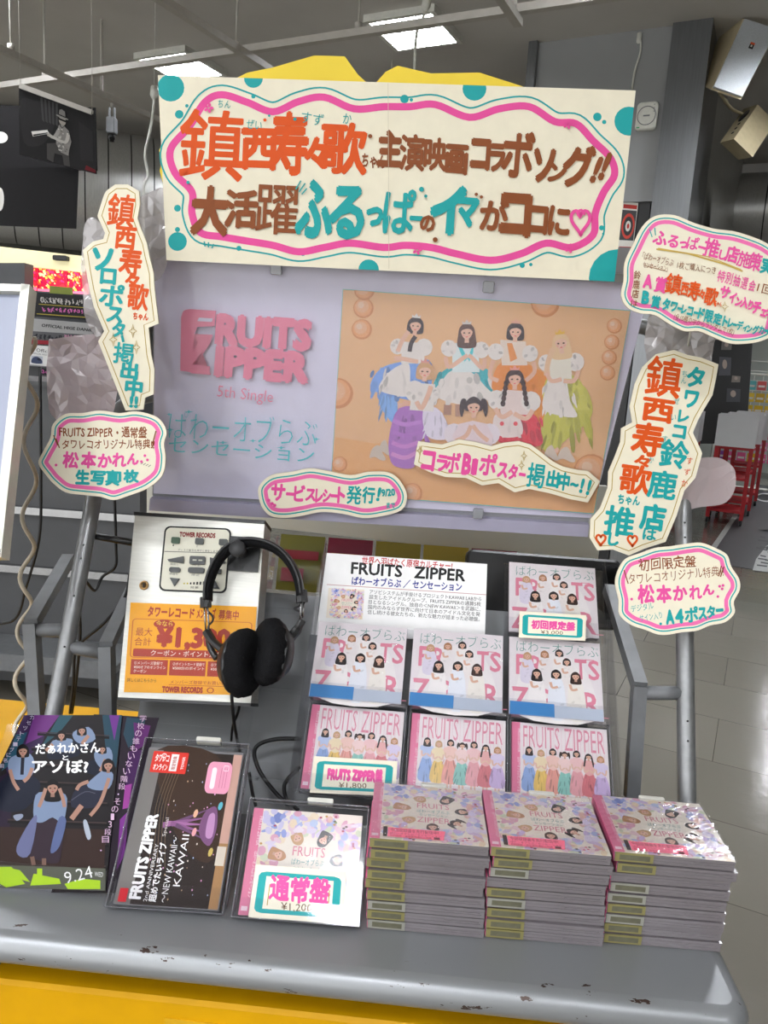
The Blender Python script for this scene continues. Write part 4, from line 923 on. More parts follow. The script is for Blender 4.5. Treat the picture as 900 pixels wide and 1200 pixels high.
m.stroke(M, [(455, 98), (456, 315)], .5, '#cfc6ac')
bnr = fin(m, 'banner_card', BF, 'large cream banner card with orange, brown and teal lettering in a pink wavy border', None)
# yellow cut-out behind the banner
YF = Fr((.0, 1.225, 1.85), radians(-7)); m = MB().use(mat('yellow_card', '#f2d53a', .6, nscale=8, namt=.03))
yo = [(276, 92), (290, 85), (320, 79), (368, 65), (404, 66), (420, 88), (436, 102), (452, 84), (466, 77), (505, 86), (562, 85), (612, 101), (616, 107), (612, 150), (276, 150)]
m.slab(YF.px(), yo, -.004, 0, '#ffffff'); m.slab(YF.px(-.004), [(186, 176), (190, 188), (187, 200), (195, 230), (260, 230), (260, 110), (215, 130)], -.008, -.0041, '#ffffff')
tag(m.build('yellow_cutout', None, YF), 'bright yellow paper cut-out with two humps sticking up behind the banner', 'cut-out')
for x in (300, 620):
    u, v = BF.loc(x, 290); MB().use(mat('kraft_card', '#cfc6ae', .7, nscale=10)).box((u - .02, v + .02, -.03), (u + .02, v + .12, -.0131)).build('support_strip', bnr)

# ------------------------------------------------------------------ crumpled wraps behind the small cards
def wrap(out, Y, label, matl, amp, cell, name='crumpled_wrap', lean=0, seed=1, cat='wrap'):
    cx, cy = sum(p[0] for p in out) / len(out), sum(p[1] for p in out) / len(out); fr = through(cx, cy, Y, lean)
    P = [fr.loc(*p) for p in smooth(out, 5)]; r = random.Random(seed)
    x0, x1, y0, y1 = min(p[0] for p in P), max(p[0] for p in P), min(p[1] for p in P), max(p[1] for p in P)
    pts = [Vector(p) for p in P]; n0 = len(pts)
    y = y0
    while y < y1:
        x = x0
        while x < x1: pts.append(Vector((x + r.random() * cell * .8, y + r.random() * cell * .8))); x += cell
        y += cell
    res = delaunay_2d_cdt(pts, [], [list(range(n0))], 1, 1e-5)
    vs = [(v.x, v.y, amp * (noise.noise(Vector((v.x * 26, v.y * 26, seed))) + .5 * abs(noise.noise(Vector((v.x * 60, v.y * 60, seed + 9)))) + .35 * (r.random() - .5))) for v in res[0]]
    m = MB().use(matl); m.add(vs, [list(f) for f in res[2]]); return tag(m.build(name, None, fr), label, cat, 'clear and pink wraps behind the hand drawn cards')
PINKW = clear_mat('pink_crumpled_film', '#e6dcdc', .05, .4, .3, .82, '#bdaeb0')
CLW = clear_mat('clear_crumpled_film', '#e8e6e6', .06, .45, .18, .55, '#b9b2b2')
wrap([(100, 262), (112, 256), (128, 280), (128, 330), (120, 392), (106, 386), (98, 360), (95, 300)], 1.19, 'pale bubble wrap scrap sticking out left of the upper slim card', CLW, .006, .012, 'bubble_wrap', seed=3)
wrap([(150, 300), (160, 240), (176, 226), (196, 226), (198, 300), (180, 330)], 1.23, 'pale bubble wrap bulging between the slim card and the banner edge', CLW, .006, .012, 'bubble_wrap', seed=5)
wrap([(57, 402), (68, 397), (118, 391), (136, 400), (136, 470), (120, 495), (66, 492), (54, 450)], 1.20, 'pinkish grey crumpled wrap above the lower left cloud card', PINKW, .009, .012, seed=8)
wrap([(757, 385), (764, 366), (800, 366), (835, 388), (834, 412), (824, 440), (770, 440), (756, 415)], 1.21, 'silvery crumpled wrap between the two cards at upper right', CLW, .009, .013, seed=12)
wrap([(795, 545), (812, 538), (840, 536), (856, 544), (862, 556), (860, 576), (848, 590), (822, 594), (798, 596), (788, 570)], 1.22, 'pale pink paper scrap behind the right pole', PINKW, .003, .016, seed=15)

# ------------------------------------------------------------------ slim card, upper left
SG = 'hand drawn cream cards'
out = [(124, 224), (135, 216), (150, 216), (163, 224), (164, 240), (161, 256), (166, 270), (172, 285), (175, 300), (180, 320), (181, 338), (186, 379), (174, 384), (177, 415), (181, 433), (180, 462), (170, 466), (168, 480), (147, 481), (132, 443), (115, 400), (122, 388), (110, 360), (105, 340), (101, 318), (97, 293), (109, 283), (121, 280), (123, 273), (114, 253), (118, 240), (122, 228)]
fr = through(142, 350, 1.165, 0); m, M = sign('', fr, out, '', borders='gold')
cells(m, M, [('鎮', 142, 247, 32, 40, 6), ('西', 147, 279, 25, 27, 6), ('寿', 153, 307, 27, 34, 6), ('々', 155, 328, 17, 17, 6), ('歌', 162, 348, 25, 32, 6), ('ちゃん', 165, 371, 18, 9, 5)], ORANGE, .04)
cells(m, M, [('ソ', 120, 304, 25, 28, 5), ('ロ', 127, 324, 19, 19, 5), ('ポ', 131, 346, 29, 27, 6), ('ス', 135, 369, 19, 19, 8), ('タ', 139, 386, 15, 20, 8), ('掲', 145, 414, 24, 25, 7), ('出', 152, 434, 21, 21, 6), ('中', 157, 454, 21, 22, 6), ('!!', 157, 471, 10, 14, 4)], TEAL, .04)
m.stroke(M, [(143, 393), (145, 401)], 3, TEAL)
for x, y in ((156, 388), (133, 398), (160, 407)): m.stroke(M, star4(x, y, 4.5, 8), 1, GOLD, closed=True)
fin(m, 'slim_card', fr, 'slim jagged cream card with vertical orange and teal writing left of the poster', SG)
# ------------------------------------------------------------------ cloud card, lower left
out = smooth([(50, 530), (45, 543), (55, 558), (63, 567), (77, 577), (97, 580), (117, 582), (133, 586), (150, 581), (173, 572), (190, 557), (194, 537), (192, 520), (195, 505), (184, 489), (160, 482), (140, 484), (117, 481), (97, 484), (77, 485), (62, 497), (59, 513)], 4)
fr = through(120, 532, 1.12, 10); m, M = sign('', fr, out, '')
m.text(M, 'FRUITS ZIPPER・通常盤', 69, 511, 172, 512, 13.5, BROWN, .02, .5); m.text(M, 'タワレコオリジナル特典!!', 73, 525, 181, 525, 12, BROWN, .015, .5)
cells(m, M, [('松', 83, 539, 19, 20, 4), ('本', 104, 539, 18, 20, 4), ('か', 123, 540, 17, 17, 4), ('れ', 140, 539, 17, 17, 4), ('ん', 156, 538, 14, 14, 4)], PINK, .045)
cells(m, M, [('生', 97, 559, 17, 18, 2), ('写', 115, 560, 18, 17, 2), ('真', 132, 560, 17, 19, 2), ('1枚', 151, 558, 24, 16, 0)], TEAL, .045)
for x, y in ((66, 545), (170, 534), (173, 539), (166, 541)): m.poly(M, circ(x, y, 1.7, n=8), PINK)
for a, b in (((63, 510), (68, 522)), ((183, 505), (179, 520)), ((180, 519), (178, 525)), ((66, 514), (70, 525))): m.stroke(M, [a, b], 1.3, BROWN)
for k in range(4): m.stroke(M, [(165 + k * 3, 544 + k), (168 + k * 3, 542 + k)], .7, '#6a6a60')
fin(m, 'cloud_card', fr, 'cream cloud-shaped card with pink border tied to the left pole', SG)
# ------------------------------------------------------------------ small wavy card on the holder's lower rail
out = smooth([(303, 582), (304, 569), (318, 557), (342, 553), (363, 549), (384, 552), (411, 557), (432, 553), (456, 554), (470, 565), (477, 582), (470, 598), (446, 605), (425, 607), (401, 602), (377, 600), (356, 604), (335, 607), (318, 605), (308, 596)], 4)
w_ = .014; m, M = sign('', POF, out, '', w=w_)
cells(m, M, [('サ', 326, 577, 17, 21, 4), ('ー', 341, 579, 12, 4, 4), ('ビ', 351, 578, 13, 20, 4), ('ス', 364, 580, 12, 15, 4), ('レ', 374, 581, 9, 17, 4), ('シ', 383, 581, 10, 16, 4), ('ー', 392, 581, 9, 4, 4), ('ト', 400, 580, 9, 20, 4)], PINK, .045)
cells(m, M, [('発', 415, 580, 18, 22, 4), ('行', 432, 580, 15, 20, 4), ('!', 444, 579, 4, 17, 12), ('9/20', 455, 577, 16, 9, -4), ('まで', 458, 592, 10, 7, 0)], TEAL, .035)
for x, y in ((319, 590), (315, 586), (322, 592)): m.poly(M, circ(x, y, 2, n=8), PINK)
fin(m, 'wavy_card', POF, 'small wavy cream card with pink lettering at the bottom edge of the poster', SG)
# ------------------------------------------------------------------ jagged strip card on the poster
out = [(485, 544), (490, 517), (503, 519), (518, 521), (538, 515), (557, 518), (576, 523), (590, 519), (608, 517), (622, 521), (634, 530), (648, 541), (660, 547), (678, 551), (689, 552), (703, 564), (689, 589), (668, 585), (644, 578), (620, 573), (603, 577), (584, 566), (565, 569), (546, 560), (522, 559), (503, 553)]
m, M = sign('', POF, out, '', borders='gold', w=w_)
cells(m, M, [('コ', 502, 540, 16, 24, 8), ('ラ', 518, 543, 13, 20, 8), ('ボ', 531, 542, 17, 25, 8), ('B', 547, 544, 11, 26, 8), ('1', 556, 547, 7, 20, 8), ('ポ', 572, 544, 20, 27, 8), ('ス', 589, 551, 12, 18, 8), ('タ', 601, 553, 11, 19, 8), ('ー', 612, 556, 8, 4, 10)], PINK, .045)
cells(m, M, [('掲', 628, 557, 21, 29, 8), ('出', 648, 561, 15, 21, 8), ('中', 661, 564, 13, 22, 8), ('~', 673, 568, 10, 5, 8), ('!', 682, 569, 4, 18, 14), ('!', 690, 571, 4, 19, 14)], TEAL, .04)
for x, y in ((492, 528), (614, 534), (611, 545)): m.stroke(M, star4(x, y, 3.5, 6), .9, GOLD, closed=True)
fin(m, 'jagged_card', POF, 'jagged cream strip card lying across the lower poster, pink then teal', SG)
# ------------------------------------------------------------------ large cloud card, upper right
out = smooth([(728, 346), (731, 328), (732, 308), (741, 288), (753, 265), (768, 253), (790, 252), (813, 261), (837, 268), (860, 271), (883, 278), (900, 286), (915, 300), (920, 325), (918, 352), (910, 376), (905, 392), (891, 400), (871, 403), (854, 402), (836, 395), (819, 388), (802, 388), (785, 380), (767, 369), (750, 367), (735, 360)], 4)
fr = through(820, 325, 1.08, 4); m, M = sign('', fr, out, '')
cells(m, M, [('ふ', 774, 279, 17, 17, 14), ('る', 789, 283, 13, 15, 14), ('っ', 801, 287, 10, 9, 14), ('ぱ', 812, 285, 14, 16, 12), ('ー', 822, 290, 8, 3, 14), ('推', 834, 291, 19, 23, 14), ('し', 847, 299, 9, 12, 14), ('店', 858, 298, 16, 20, 14), ('施', 872, 304, 16, 19, 14), ('策', 885, 307, 15, 22, 14)], PINK, .04)
cells(m, M, [('実', 899, 312, 15, 20, 14), ('施', 912, 317, 12, 16, 14)], TEAL, .04)
m.stroke(M, [(769, 292), (805, 297), (850, 310), (870, 318)], 1.8, '#c8a850'); m.stroke(M, [(771, 291), (830, 301), (868, 316)], 1, '#c8a850')
for p in (((761, 269), (764, 278)), ((767, 267), (768, 276))): m.stroke(M, p, 1.2, TEAL)
m.text(M, '「ぱわーオブらぶ', 752, 303, 788, 312, 9.5, BROWN, .01, .4); m.text(M, 'センセーション」', 753, 313, 782, 318, 8, BROWN, .01, .4)
m.stroke(M, [(754, 311), (781, 318)], .6, BROWN)
m.text(M, '1枚ご購入につき', 793, 314, 838, 321, 9.5, '#8a5a3a', .0, .4); cells(m, M, [('特', 845, 324, 9, 14, 14), ('別', 854, 326, 8, 14, 14), ('抽', 863, 329, 8, 14, 14), ('選', 872, 332, 8, 14, 14), ('会', 881, 335, 8, 13, 14)], PINK, .015)
m.text(M, '1回', 886, 341, 904, 346, 13, BROWN, .0)
cells(m, M, [('A', 759, 330, 11, 17, 8), ('賞', 774, 334, 14, 19, 12), ], PINK, .04)
cells(m, M, [('鎮', 789, 333, 19, 25, 10), ('西', 802, 339, 9, 16, 10), ('寿', 813, 341, 14, 23, 10), ('々', 822, 345, 7, 12, 10), ('歌', 833, 348, 16, 22, 12), ('ちゃん', 841, 356, 9, 6, 14)], ORANGE, .04)
cells(m, M, [('サ', 849, 343, 12, 15, 16), ('イ', 858, 349, 8, 14, 16), ('ン', 865, 354, 8, 11, 16), ('入', 872, 355, 9, 14, 16), ('り', 879, 358, 6, 12, 16), ('チ', 886, 361, 10, 16, 16), ('ェ', 894, 367, 7, 9, 16), ('キ', 902, 368, 10, 16, 16)], PINK, .045)
cells(m, M, [('B', 756, 349, 9, 16, 8), ('賞', 768, 354, 11, 15, 10), ('タ', 780, 357, 9, 15, 12), ('ワ', 789, 360, 8, 12, 12), ('ー', 796, 362, 6, 3, 12), ('レ', 801, 363, 6, 11, 12), ('コ', 808, 365, 7, 11, 12), ('ー', 815, 367, 6, 3, 14), ('ド', 821, 368, 7, 14, 14), ('限', 830, 371, 10, 15, 14), ('定', 840, 374, 10, 14, 14), ('ト', 849, 377, 6, 13, 14), ('レ', 855, 379, 6, 11, 14), ('ー', 860, 381, 5, 3, 14), ('デ', 866, 382, 7, 12, 14), ('ィ', 872, 385, 5, 8, 14), ('ン', 877, 386, 6, 9, 14), ('グ', 884, 387, 7, 12, 14), ('カ', 891, 387, 6, 10, 10), ('ー', 896, 388, 4, 3, 10), ('ド', 901, 387, 6, 11, 10)], TEAL, .045)
m.text(M, '(全10種の中からランダムで1枚)', 788, 374, 858, 393, 8.5, BROWN, .0, .4)
for k, c_ in enumerate('鈴鹿店は'): m.ch(M, c_, 746 - k * 1.2, 323 + k * 11, 8, 10 - (k == 3) * 3, BROWN, .02, 6)
m.stroke(M, star4(848, 360, 4, 6), .9, GOLD, closed=True)
fin(m, 'cloud_card', fr, 'largest cream cloud card, five lines of writing, upper right beside the banner', SG)
# ------------------------------------------------------------------ slim card, right
out = [(753, 430), (769, 415), (790, 410), (806, 416), (822, 419), (842, 427), (839, 444), (835, 463), (826, 478), (818, 492), (812, 507), (823, 531), (815, 560), (802, 575), (793, 604), (780, 635), (755, 643), (737, 651), (718, 644), (700, 645), (691, 630), (692, 608), (703, 596), (712, 572), (713, 553), (721, 534), (727, 518), (728, 502), (741, 495), (738, 476), (744, 450)]
fr = through(765, 530, 1.165, 0); m, M = sign('', fr, out, '', borders='gold')
cells(m, M, [('鎮', 778, 442, 42, 48, 8), ('西', 771, 481, 38, 28, 8), ('寿', 759, 515, 38, 40, 8), ('々', 753, 540, 20, 14, 8), ('歌', 745, 562, 38, 36, 8)], ORANGE, .04)
cells(m, M, [('ちゃん', 737, 586, 26, 12, 6), ('推', 726, 611, 36, 36, 8), ('し', 719, 632, 13, 16, 8)], TEAL, .04)
for x, y in ((704, 632), (741, 633)): m.stroke(M, heart(x, y, 11, 13), 2.6, ORANGE, closed=True)
cells(m, M, [('タ', 815, 442, 21, 25, 8), ('ワ', 810, 468, 17, 21, 8), ('レ', 801, 488, 13, 15, 8), ('コ', 796, 506, 16, 16, 8), ('鈴', 790, 532, 34, 34, 8), ('鹿', 776, 568, 34, 34, 8), ('店', 765, 606, 30, 32, 8), ('は', 761, 626, 16, 14, 8)], TEAL, .04)
for t, x, y in (('ち', 802, 438), ('ん', 801, 446), ('ぜ', 793, 470), ('い', 789, 489), ('す', 779, 514), ('ず', 777, 520), ('か', 763, 539)): m.ch(M, t, x, y, 6, 7, TEAL, 0, 6)
for k, t in enumerate('すずか'): m.ch(M, t, 808 - k * 3, 540 + k * 13, 7, 8, ORANGE, 0, 6)
fin(m, 'slim_card', fr, 'slim jagged cream card with vertical orange and teal writing right of the poster', SG)
# ------------------------------------------------------------------ cloud card, right pole
out = smooth([(721, 684), (724, 669), (733, 655), (751, 648), (768, 642), (787, 640), (806, 637), (822, 636), (838, 642), (852, 650), (857, 664), (866, 678), (867, 691), (860, 705), (861, 718), (850, 729), (832, 733), (817, 739), (799, 741), (781, 744), (769, 743), (756, 738), (739, 732), (726, 720), (725, 703)], 4)
fr = through(795, 690, 1.09, 12); m, M = sign('', fr, out, '')
m.text(M, '初回限定盤', 749, 668, 816, 663, 15, BROWN, .015, .5); m.text(M, 'タワレコオリジナル特典!!', 737, 684, 848, 674, 13.5, BROWN, .01, .5)
cells(m, M, [('松', 757, 696, 20, 23, -3), ('本', 778, 696, 18, 22, -3), ('か', 797, 695, 17, 18, -3), ('れ', 815, 694, 15, 17, -3), ('ん', 830, 691, 14, 13, -3)], PINK, .045)
m.text(M, 'デジタル', 740, 717, 766, 713, 9, TEAL, 0, .4); m.text(M, 'サイン入り', 750, 728, 776, 724, 9, TEAL, 0, .4)
cells(m, M, [('A', 785, 723, 10, 18, -3), ('4', 796, 722, 10, 18, -3), ('ポ', 810, 720, 16, 19, -4), ('ス', 823, 719, 10, 15, -4), ('タ', 833, 717, 10, 15, -4), ('ー', 843, 715, 9, 4, -6)], TEAL, .045)
for x, y in ((740, 702), (843, 687), (847, 686), (846, 690), (841, 699), (774, 731)): m.poly(M, circ(x, y, 1.7, n=8), PINK if y < 720 else TEAL)
for a, b in (((731, 668), (736, 684)), ((848, 664), (844, 676)), ((845, 663), (842, 675))): m.stroke(M, [a, b], 1.3, BROWN)
fin(m, 'cloud_card', fr, 'cream cloud-shaped card with pink border tied to the right pole', SG)

# thin ties that hold the loose cards and wraps to the poles
def tie(o, X, up=0.0):
    fr = Fr(o.matrix_world.translation); c_ = Vector(fr.o); v = max(0.1, min(.74 if X > 0 else .55, PF.inv(c_).y + up)); p = PF.pt(X, v)
    d_ = (c_ - p); s0 = p + d_.normalized() * .012; m = MB().use(WHITEP); q = c_ + Vector((0, .004, 0))
    m.tube([s0, q], .0015, 6); o2 = m.build('tie', None); o2.parent = o; o2.matrix_parent_inverse = o.matrix_world.inverted()
for o in [o for o in bpy.data.objects if o.parent is None and o.name.split('.')[0] in ('slim_card', 'cloud_card', 'crumpled_wrap', 'bubble_wrap')]:
    tie(o, XL if o.matrix_world.translation.x < -.05 else XR)

# ------------------------------------------------------------------ listening station box
QB = [(158, 604), (310, 614), (294, 824), (138, 817)]; PB = PF.px()
box = thing('listening_station', 'brushed steel listening station box with button panel and hook', 'listening station', PF)
def inner(q, s):
    c_ = [sum(p[k] for p in q) / 4 for k in (0, 1)]; return [(c_[0] + (p[0] - c_[0]) * s, c_[1] + (p[1] - c_[1]) * s) for p in q]
m = MB().use(STEEL); m.slab(PB, QB, -.055, 0, '#808080'); m.build('housing', box)
m = MB().use(BLACK); m.slab(PB, [(157, 600), (311, 610), (310, 614), (158, 604)], -.06, .002, '#808080'); m.build('edge_trim', box); m = MB().use(BLACK); m.slab(PB, [(138, 817), (294, 824), (294, 828), (138, 820)], -.06, .002, '#808080'); m.build('edge_trim', box)
Qp = quadmap([(195, 618), (270, 621), (264, 694), (188, 691)]); MP = lambda x, y: PB(*Qp(x / 100, y / 100))
m = MB().use(INK); m.slab(MP, rrect(-2, -2, 102, 102, 9), .0005, .002, '#131313'); m.poly(MP, rrect(0.5, 0.5, 99.5, 99.5, 8), '#d6d3c2')
m.text(MP, 'TOWER RECORDS', 22, 14, 78, 14, 10, '#7c2626', .05)
m.text(MP, 'ディスク番号を押すと再生します', 22, 37, 84, 37, 4, '#333333'); m.stroke(MP, [(1, 39), (99, 38)], 1, '#222222')
for k, t in enumerate('123'): m.text(MP, t, 13 + k * 37, 30, 15 + k * 37, 30, 4, '#333333')
for t, x, y in (('頭出し', 12, 60), ('再生', 46, 60), ('早送り', 12, 76), ('停止', 46, 76), ('音量', 46, 96)): m.text(MP, t, x, y, x + 13, y, 4, '#333333')
for k in range(7): m.poly(MP, [(35 + k * 5, 90), (37.5 + k * 5, 90), (37.5 + k * 5, 88 - k * .6), (35 + k * 5, 88 - k * .6)], '#b8a830' if k < 2 else '#222222')
cpan = m.build('control_panel', box)
def button(pts, col):
    m = MB().use(mat('button_' + col.strip('#'), col, .5, nscale=60)); m.slab(MP, pts, .002, .0055, col); m.build('button', cpan)
for k in range(3): button(rrect(11 + k * 37, 16, 24 + k * 37, 26, 2), ['#2e4a34', '#3a3d3a', '#3a3d3a'][k])
button([(8, 52), (32, 46), (33, 57), (10, 55)], '#3c3e3e'); button(rrect(42, 45, 66, 58, 2), '#3c3e3e'); button([(73, 46), (98, 52), (96, 55), (74, 57)], '#3c3e3e')
button(rrect(12, 64, 29, 72, 3), '#3c3e3e'); button(rrect(41, 63, 66, 72, 3), '#3c3e3e'); button([(76, 66), (92, 64), (92, 72), (76, 72)], '#3c3e3e')
button([(14, 81), (29, 82), (22, 94)], '#3c3e3e'); button([(75, 95), (92, 96), (84, 83)], '#3c3e3e')
for p in ([(47, 50.5), (53, 50.5), (53, 52.5), (47, 52.5)], [(56, 50.5), (62, 50.5), (62, 52.5), (56, 52.5)]): MB().use(INK).slab(MP, p, .0055, .0058, '#c8c8b8').build('button_mark', cpan)
u, v = PB(169, 686); m = MB().use(BRASS); m.lathe([(.0075, 0), (.0075, .002), (.006, .0035), (.0045, .003), (.0045, .0015)], (u, v, 0), (0, 0, 1), 18); m.use(BLACK); m.box((u - .0008, v - .003, .001), (u + .0008, v + .003, .0035)); m.build('key_lock', box)
m = MB().use(BLACK); m.slab(PB, [(271, 629), (306, 631), (303, 671), (268, 669)], 0, .006, '#808080'); m.slab(PB, [(285, 664), (287, 664), (287, 667), (285, 667)], .006, .0068, '#ffffff'); hpl = m.build('hook_plate', box)
uk, vk = PB(286, 650); m = MB().use(mat('hook_knob', '#2a2a2b', .5, nscale=60)); m.lathe([(.007, .006), (.007, .04), (.0125, .042), (.0128, .05), (.0115, .053)], (uk, vk, 0), (0, 0, 1), 20); m.build('hook_knob', hpl)
# yellow membership card in a clear sleeve on the box
QY = [(153, 706), (301, 711), (294, 815), (145, 811)]; Qy = quadmap(QY); MY = lambda x, y: PF.loc(*Qy(x / 100, y / 100), .002)
m = MB().use(GLOSS); m.slab(PF.px(.002), QY, .0006, .002, '#eda512'); DR = '#a8331f'
m.text(MY, 'タワーレコード', 14, 14, 51, 14.5, 12.5, DR, .035); m.text(MY, 'メンバーズ', 53, 14.5, 68, 14.5, 12.5, DR, .035); m.text(MY, '募集中', 70, 14.5, 86, 15, 11.5, DR, .02)
m.stroke(MY, rrect(3, 18, 97, 61, 3), .8, '#c9651a', closed=True)
m.text(MY, '最大', 6, 36, 19, 36, 10, DR, .01); m.text(MY, '合計', 5.5, 47, 18.5, 47, 10, DR, .01)
m.poly(MY, circ(28, 23, 8.5, 5), DR); m.text(MY, '今なら', 21.5, 25, 34.5, 25, 7, '#f6d94a', .01)
m.text(MY, '¥1,300', 22, 47, 81, 47.5, 29, DR, .045)
m.poly(MY, rrect(5, 51, 95, 60, 1.5), DR); m.text(MY, 'クーポン・ポイントがもらえる', 19, 58, 90, 58, 7, '#f4e9d8', .01)
for k, (x0, x1, t) in enumerate(((4, 33, ('①メンバーズ登録で', '¥500オフのオンライン', 'クーポン')), (34.5, 63, ('②ポイントカード登録で', '¥500分のポイント', '')), (64.5, 95, ('③アプリ登録で', '¥300オフクーポン', '')))):
    m.poly(MY, [(x0, 63), (x1, 63), (x1, 80), (x0, 80)], DR)
    for j, l in enumerate(t):
        if l: m.text(MY, l, x0 + 2.5, 68.5 + j * 4.6, x0 + 2.5 + min(25, len(l) * 2.5), 68.5 + j * 4.6, 4, '#f4e9d8')
m.text(MY, '詳しくはこちらから', 2, 88, 25, 88, 4.6, '#4a2a14'); m.text(MY, 'メンバーズ登録でお買い物をお得に!', 36, 89, 95, 89, 4.6, DR, .01); m.stroke(MY, [(35, 90.5), (97, 91)], .5, DR)
m.text(MY, 'TOWER RECORDS', 30, 98.5, 62, 98.5, 8.5, DR, .05); m.stroke(MY, circ(68, 95.5, 2.4, 2.8), .8, DR, closed=True)
yc = tag(m.build('member_card', None, PF), 'yellow and red membership card in a clear sleeve on the steel box', 'card')
m = MB().use(LIDM); m.poly(PF.px(.0036), [(151, 704), (303, 709), (296, 818), (143, 814)], '#ffffff', .0036); m.build('clear_sleeve', yc)

# ------------------------------------------------------------------ headphones on the hook
hp = thing('headphones', 'black padded headphones hanging from the hook of the steel box', 'headphones', PF)
def pl(pts, w): return [(*PF.loc(x, y, w if not isinstance(w, (list, tuple)) else w[i]), (w if not isinstance(w, (list, tuple)) else w[i])) for i, (x, y) in enumerate(pts)]
arc = [(242, 704), (243, 685), (250, 664), (262, 646), (277, 636), (293, 633), (312, 636), (328, 644), (341, 658), (350, 676), (354, 698)]
A3 = smooth(pl(arc, .034), 5, False)
def band(m, path, wx, wn):
    """flat padded strap: wide across w, thin in the plane"""
    n = len(path); vs = []; K = 10
    for i in range(n):
        a = Vector(path[max(i - 1, 0)]); c_ = Vector(path[min(i + 1, n - 1)]); t = (c_ - a).normalized(); s_ = t.cross(Vector((0, 0, 1))).normalized()
        vs += [Vector(path[i]) + s_ * (wn * cos(2 * pi * k / K)) + Vector((0, 0, wx * sin(2 * pi * k / K))) for k in range(K)]
    m.add(vs, [[i * K + k, i * K + (k + 1) % K, (i + 1) * K + (k + 1) % K, (i + 1) * K + k] for i in range(n - 1) for k in range(K)] + [list(range(K))[::-1], [(n - 1) * K + k for k in range(K)]], sm=True)
m = MB().use(BLACK); band(m, A3, .016, .0045); m.build('headband', hp)
inn = [(x + (298 - x) * .045, y + (700 - y) * .06) for x, y in arc]
m = MB().use(FABRIC); band(m, smooth(pl(inn, .034), 5, False), .013, .0055); m.build('headband_pad', hp)
for e, s_ in ((arc[0], [(241, 700), (241, 712)]), (arc[-1], [(353, 692), (354, 706)])):
    P = pl(s_, .034); m = MB().use(BLACK); m.tube(P, .009, 8, square=True); m.build('slider_housing', hp)
m = MB().use(CHROME); m.tube(pl([(239, 706), (241, 738)], .034), .0013, 6); m.tube(pl([(243, 706), (245, 738)], .04), .0013, 6); m.build('slider_rod', hp)
m = MB().use(CHROME); m.tube(pl([(357, 700), (355, 724)], .034), .0013, 6); m.tube(pl([(353, 702), (352, 726)], .04), .0013, 6); m.build('slider_rod', hp)
m = MB().use(RUBBER); m.tube(smooth(pl([(242, 705), (243, 715), (249, 722), (249, 728), (244, 734), (245, 742)], .038), 5, False), .0016, 6); m.build('wire', hp)
m = MB().use(RUBBER); m.tube(smooth(pl([(354, 702), (351, 710), (345, 713), (352, 717), (354, 722)], .038), 5, False), .0016, 6); m.build('wire', hp)
m = MB().use(BLACK); m.tube(smooth(pl([(242, 740), (250, 752), (262, 762), (275, 771)], [.034, .04, .046, .05]), 4, False), [.007] * 4 + [.006] * 9, 8, square=True); m.tube(smooth(pl([(244, 744), (246, 758), (254, 772)], [.03, .03, .034]), 4, False), .005, 8); m.build('yoke', hp)
m = MB().use(BLACK); m.tube(smooth(pl([(354, 727), (348, 738), (340, 748), (333, 758)], [.034, .036, .036, .034]), 4, False), [.006] * 4 + [.0075] * 9, 8, square=True); m.build('yoke', hp)
def cup(cx, cy, w, ax, tilt, L, Wd, T, name):
    c_ = Vector((*PF.loc(cx, cy, w), w)); ax = Vector(ax).normalized()
    lu = (Vector((sin(tilt), cos(tilt), 0)) - ax * ax.dot(Vector((sin(tilt), cos(tilt), 0)))).normalized()
    m = MB().use(FABRIC); prof = [(.04, T * .98), (.5, T * 1.04), (.8, T), (.95, T * .75), (1.0, T * .4), (.97, T * .1), (.9, -T * .1), (.5, -T * .12)]
    n = 36; vs = []; wv = ax.cross(lu)
    for r_, h in prof:
        for k in range(n):
            a = 2 * pi * k / n; rr = r_ * (1 + (.03 * sin(k * 4.1) + .02 * sin(k * 2.3)) * (1 if r_ > .6 else 0)); vs.append(c_ + ax * h + lu * (L * rr * cos(a)) + wv * (Wd * rr * sin(a)))
    m.add(vs, [[i * n + k, i * n + (k + 1) % n, (i + 1) * n + (k + 1) % n, (i + 1) * n + k] for i in range(len(prof) - 1) for k in range(n)] + [list(range(n)), [(len(prof) - 1) * n + k for k in range(n)]], sm=True); mc = m
    m = MB().use(BLACK); m.lathe([(.92, 0), (.9, -.006), (.75, -.012), (.62, -.02), (.3, -.023)], c_, ax, 24, u=lu, sx=L, sy=Wd); 
    o = m.build('ear_cup', hp); mc.build('ear_cushion', o); return c_, ax, lu, o
# (lathe radii above are fractions of the cup's half length/width)
c1 = cup(279, 776, .058, (.94, .02, .33), -.08, .050, .040, .026, 'l'); c2 = cup(322, 764, .056, (-.84, .0, .54), -.12, .049, .040, .025, 'r')
P = PF.loc(259, 770, .062); m = MB().use(mat('side_mark_yellow', '#e0b81c', .5, nscale=40)); m.rbox((P[0] - .004, P[1] - .007, .058), (P[0] + .004, P[1] + .007, .0655), .002); m.build('side_mark', c1[3])
m = MB().use(RUBBER); m.tube(smooth(pl([(271, 800), (272, 822), (274, 845), (277, 862), (281, 880)], [.05, .04, .02, -.02, -.06]), 5, False), .0026, 8)
m.tube(smooth(pl([(281, 822), (279, 834), (273, 850), (271, 868)], [-.02, -.03, -.05, -.07]), 5, False), .0022, 8)
m.tube(smooth(pl([(292, 905), (296, 930), (300, 945)], -.07), 5, False), .0026, 8)
m.tube(smooth(pl([(352, 866), (325, 866), (304, 872), (298, 884), (305, 905), (322, 928), (340, 945)], -.07), 6, False), .0032, 8)
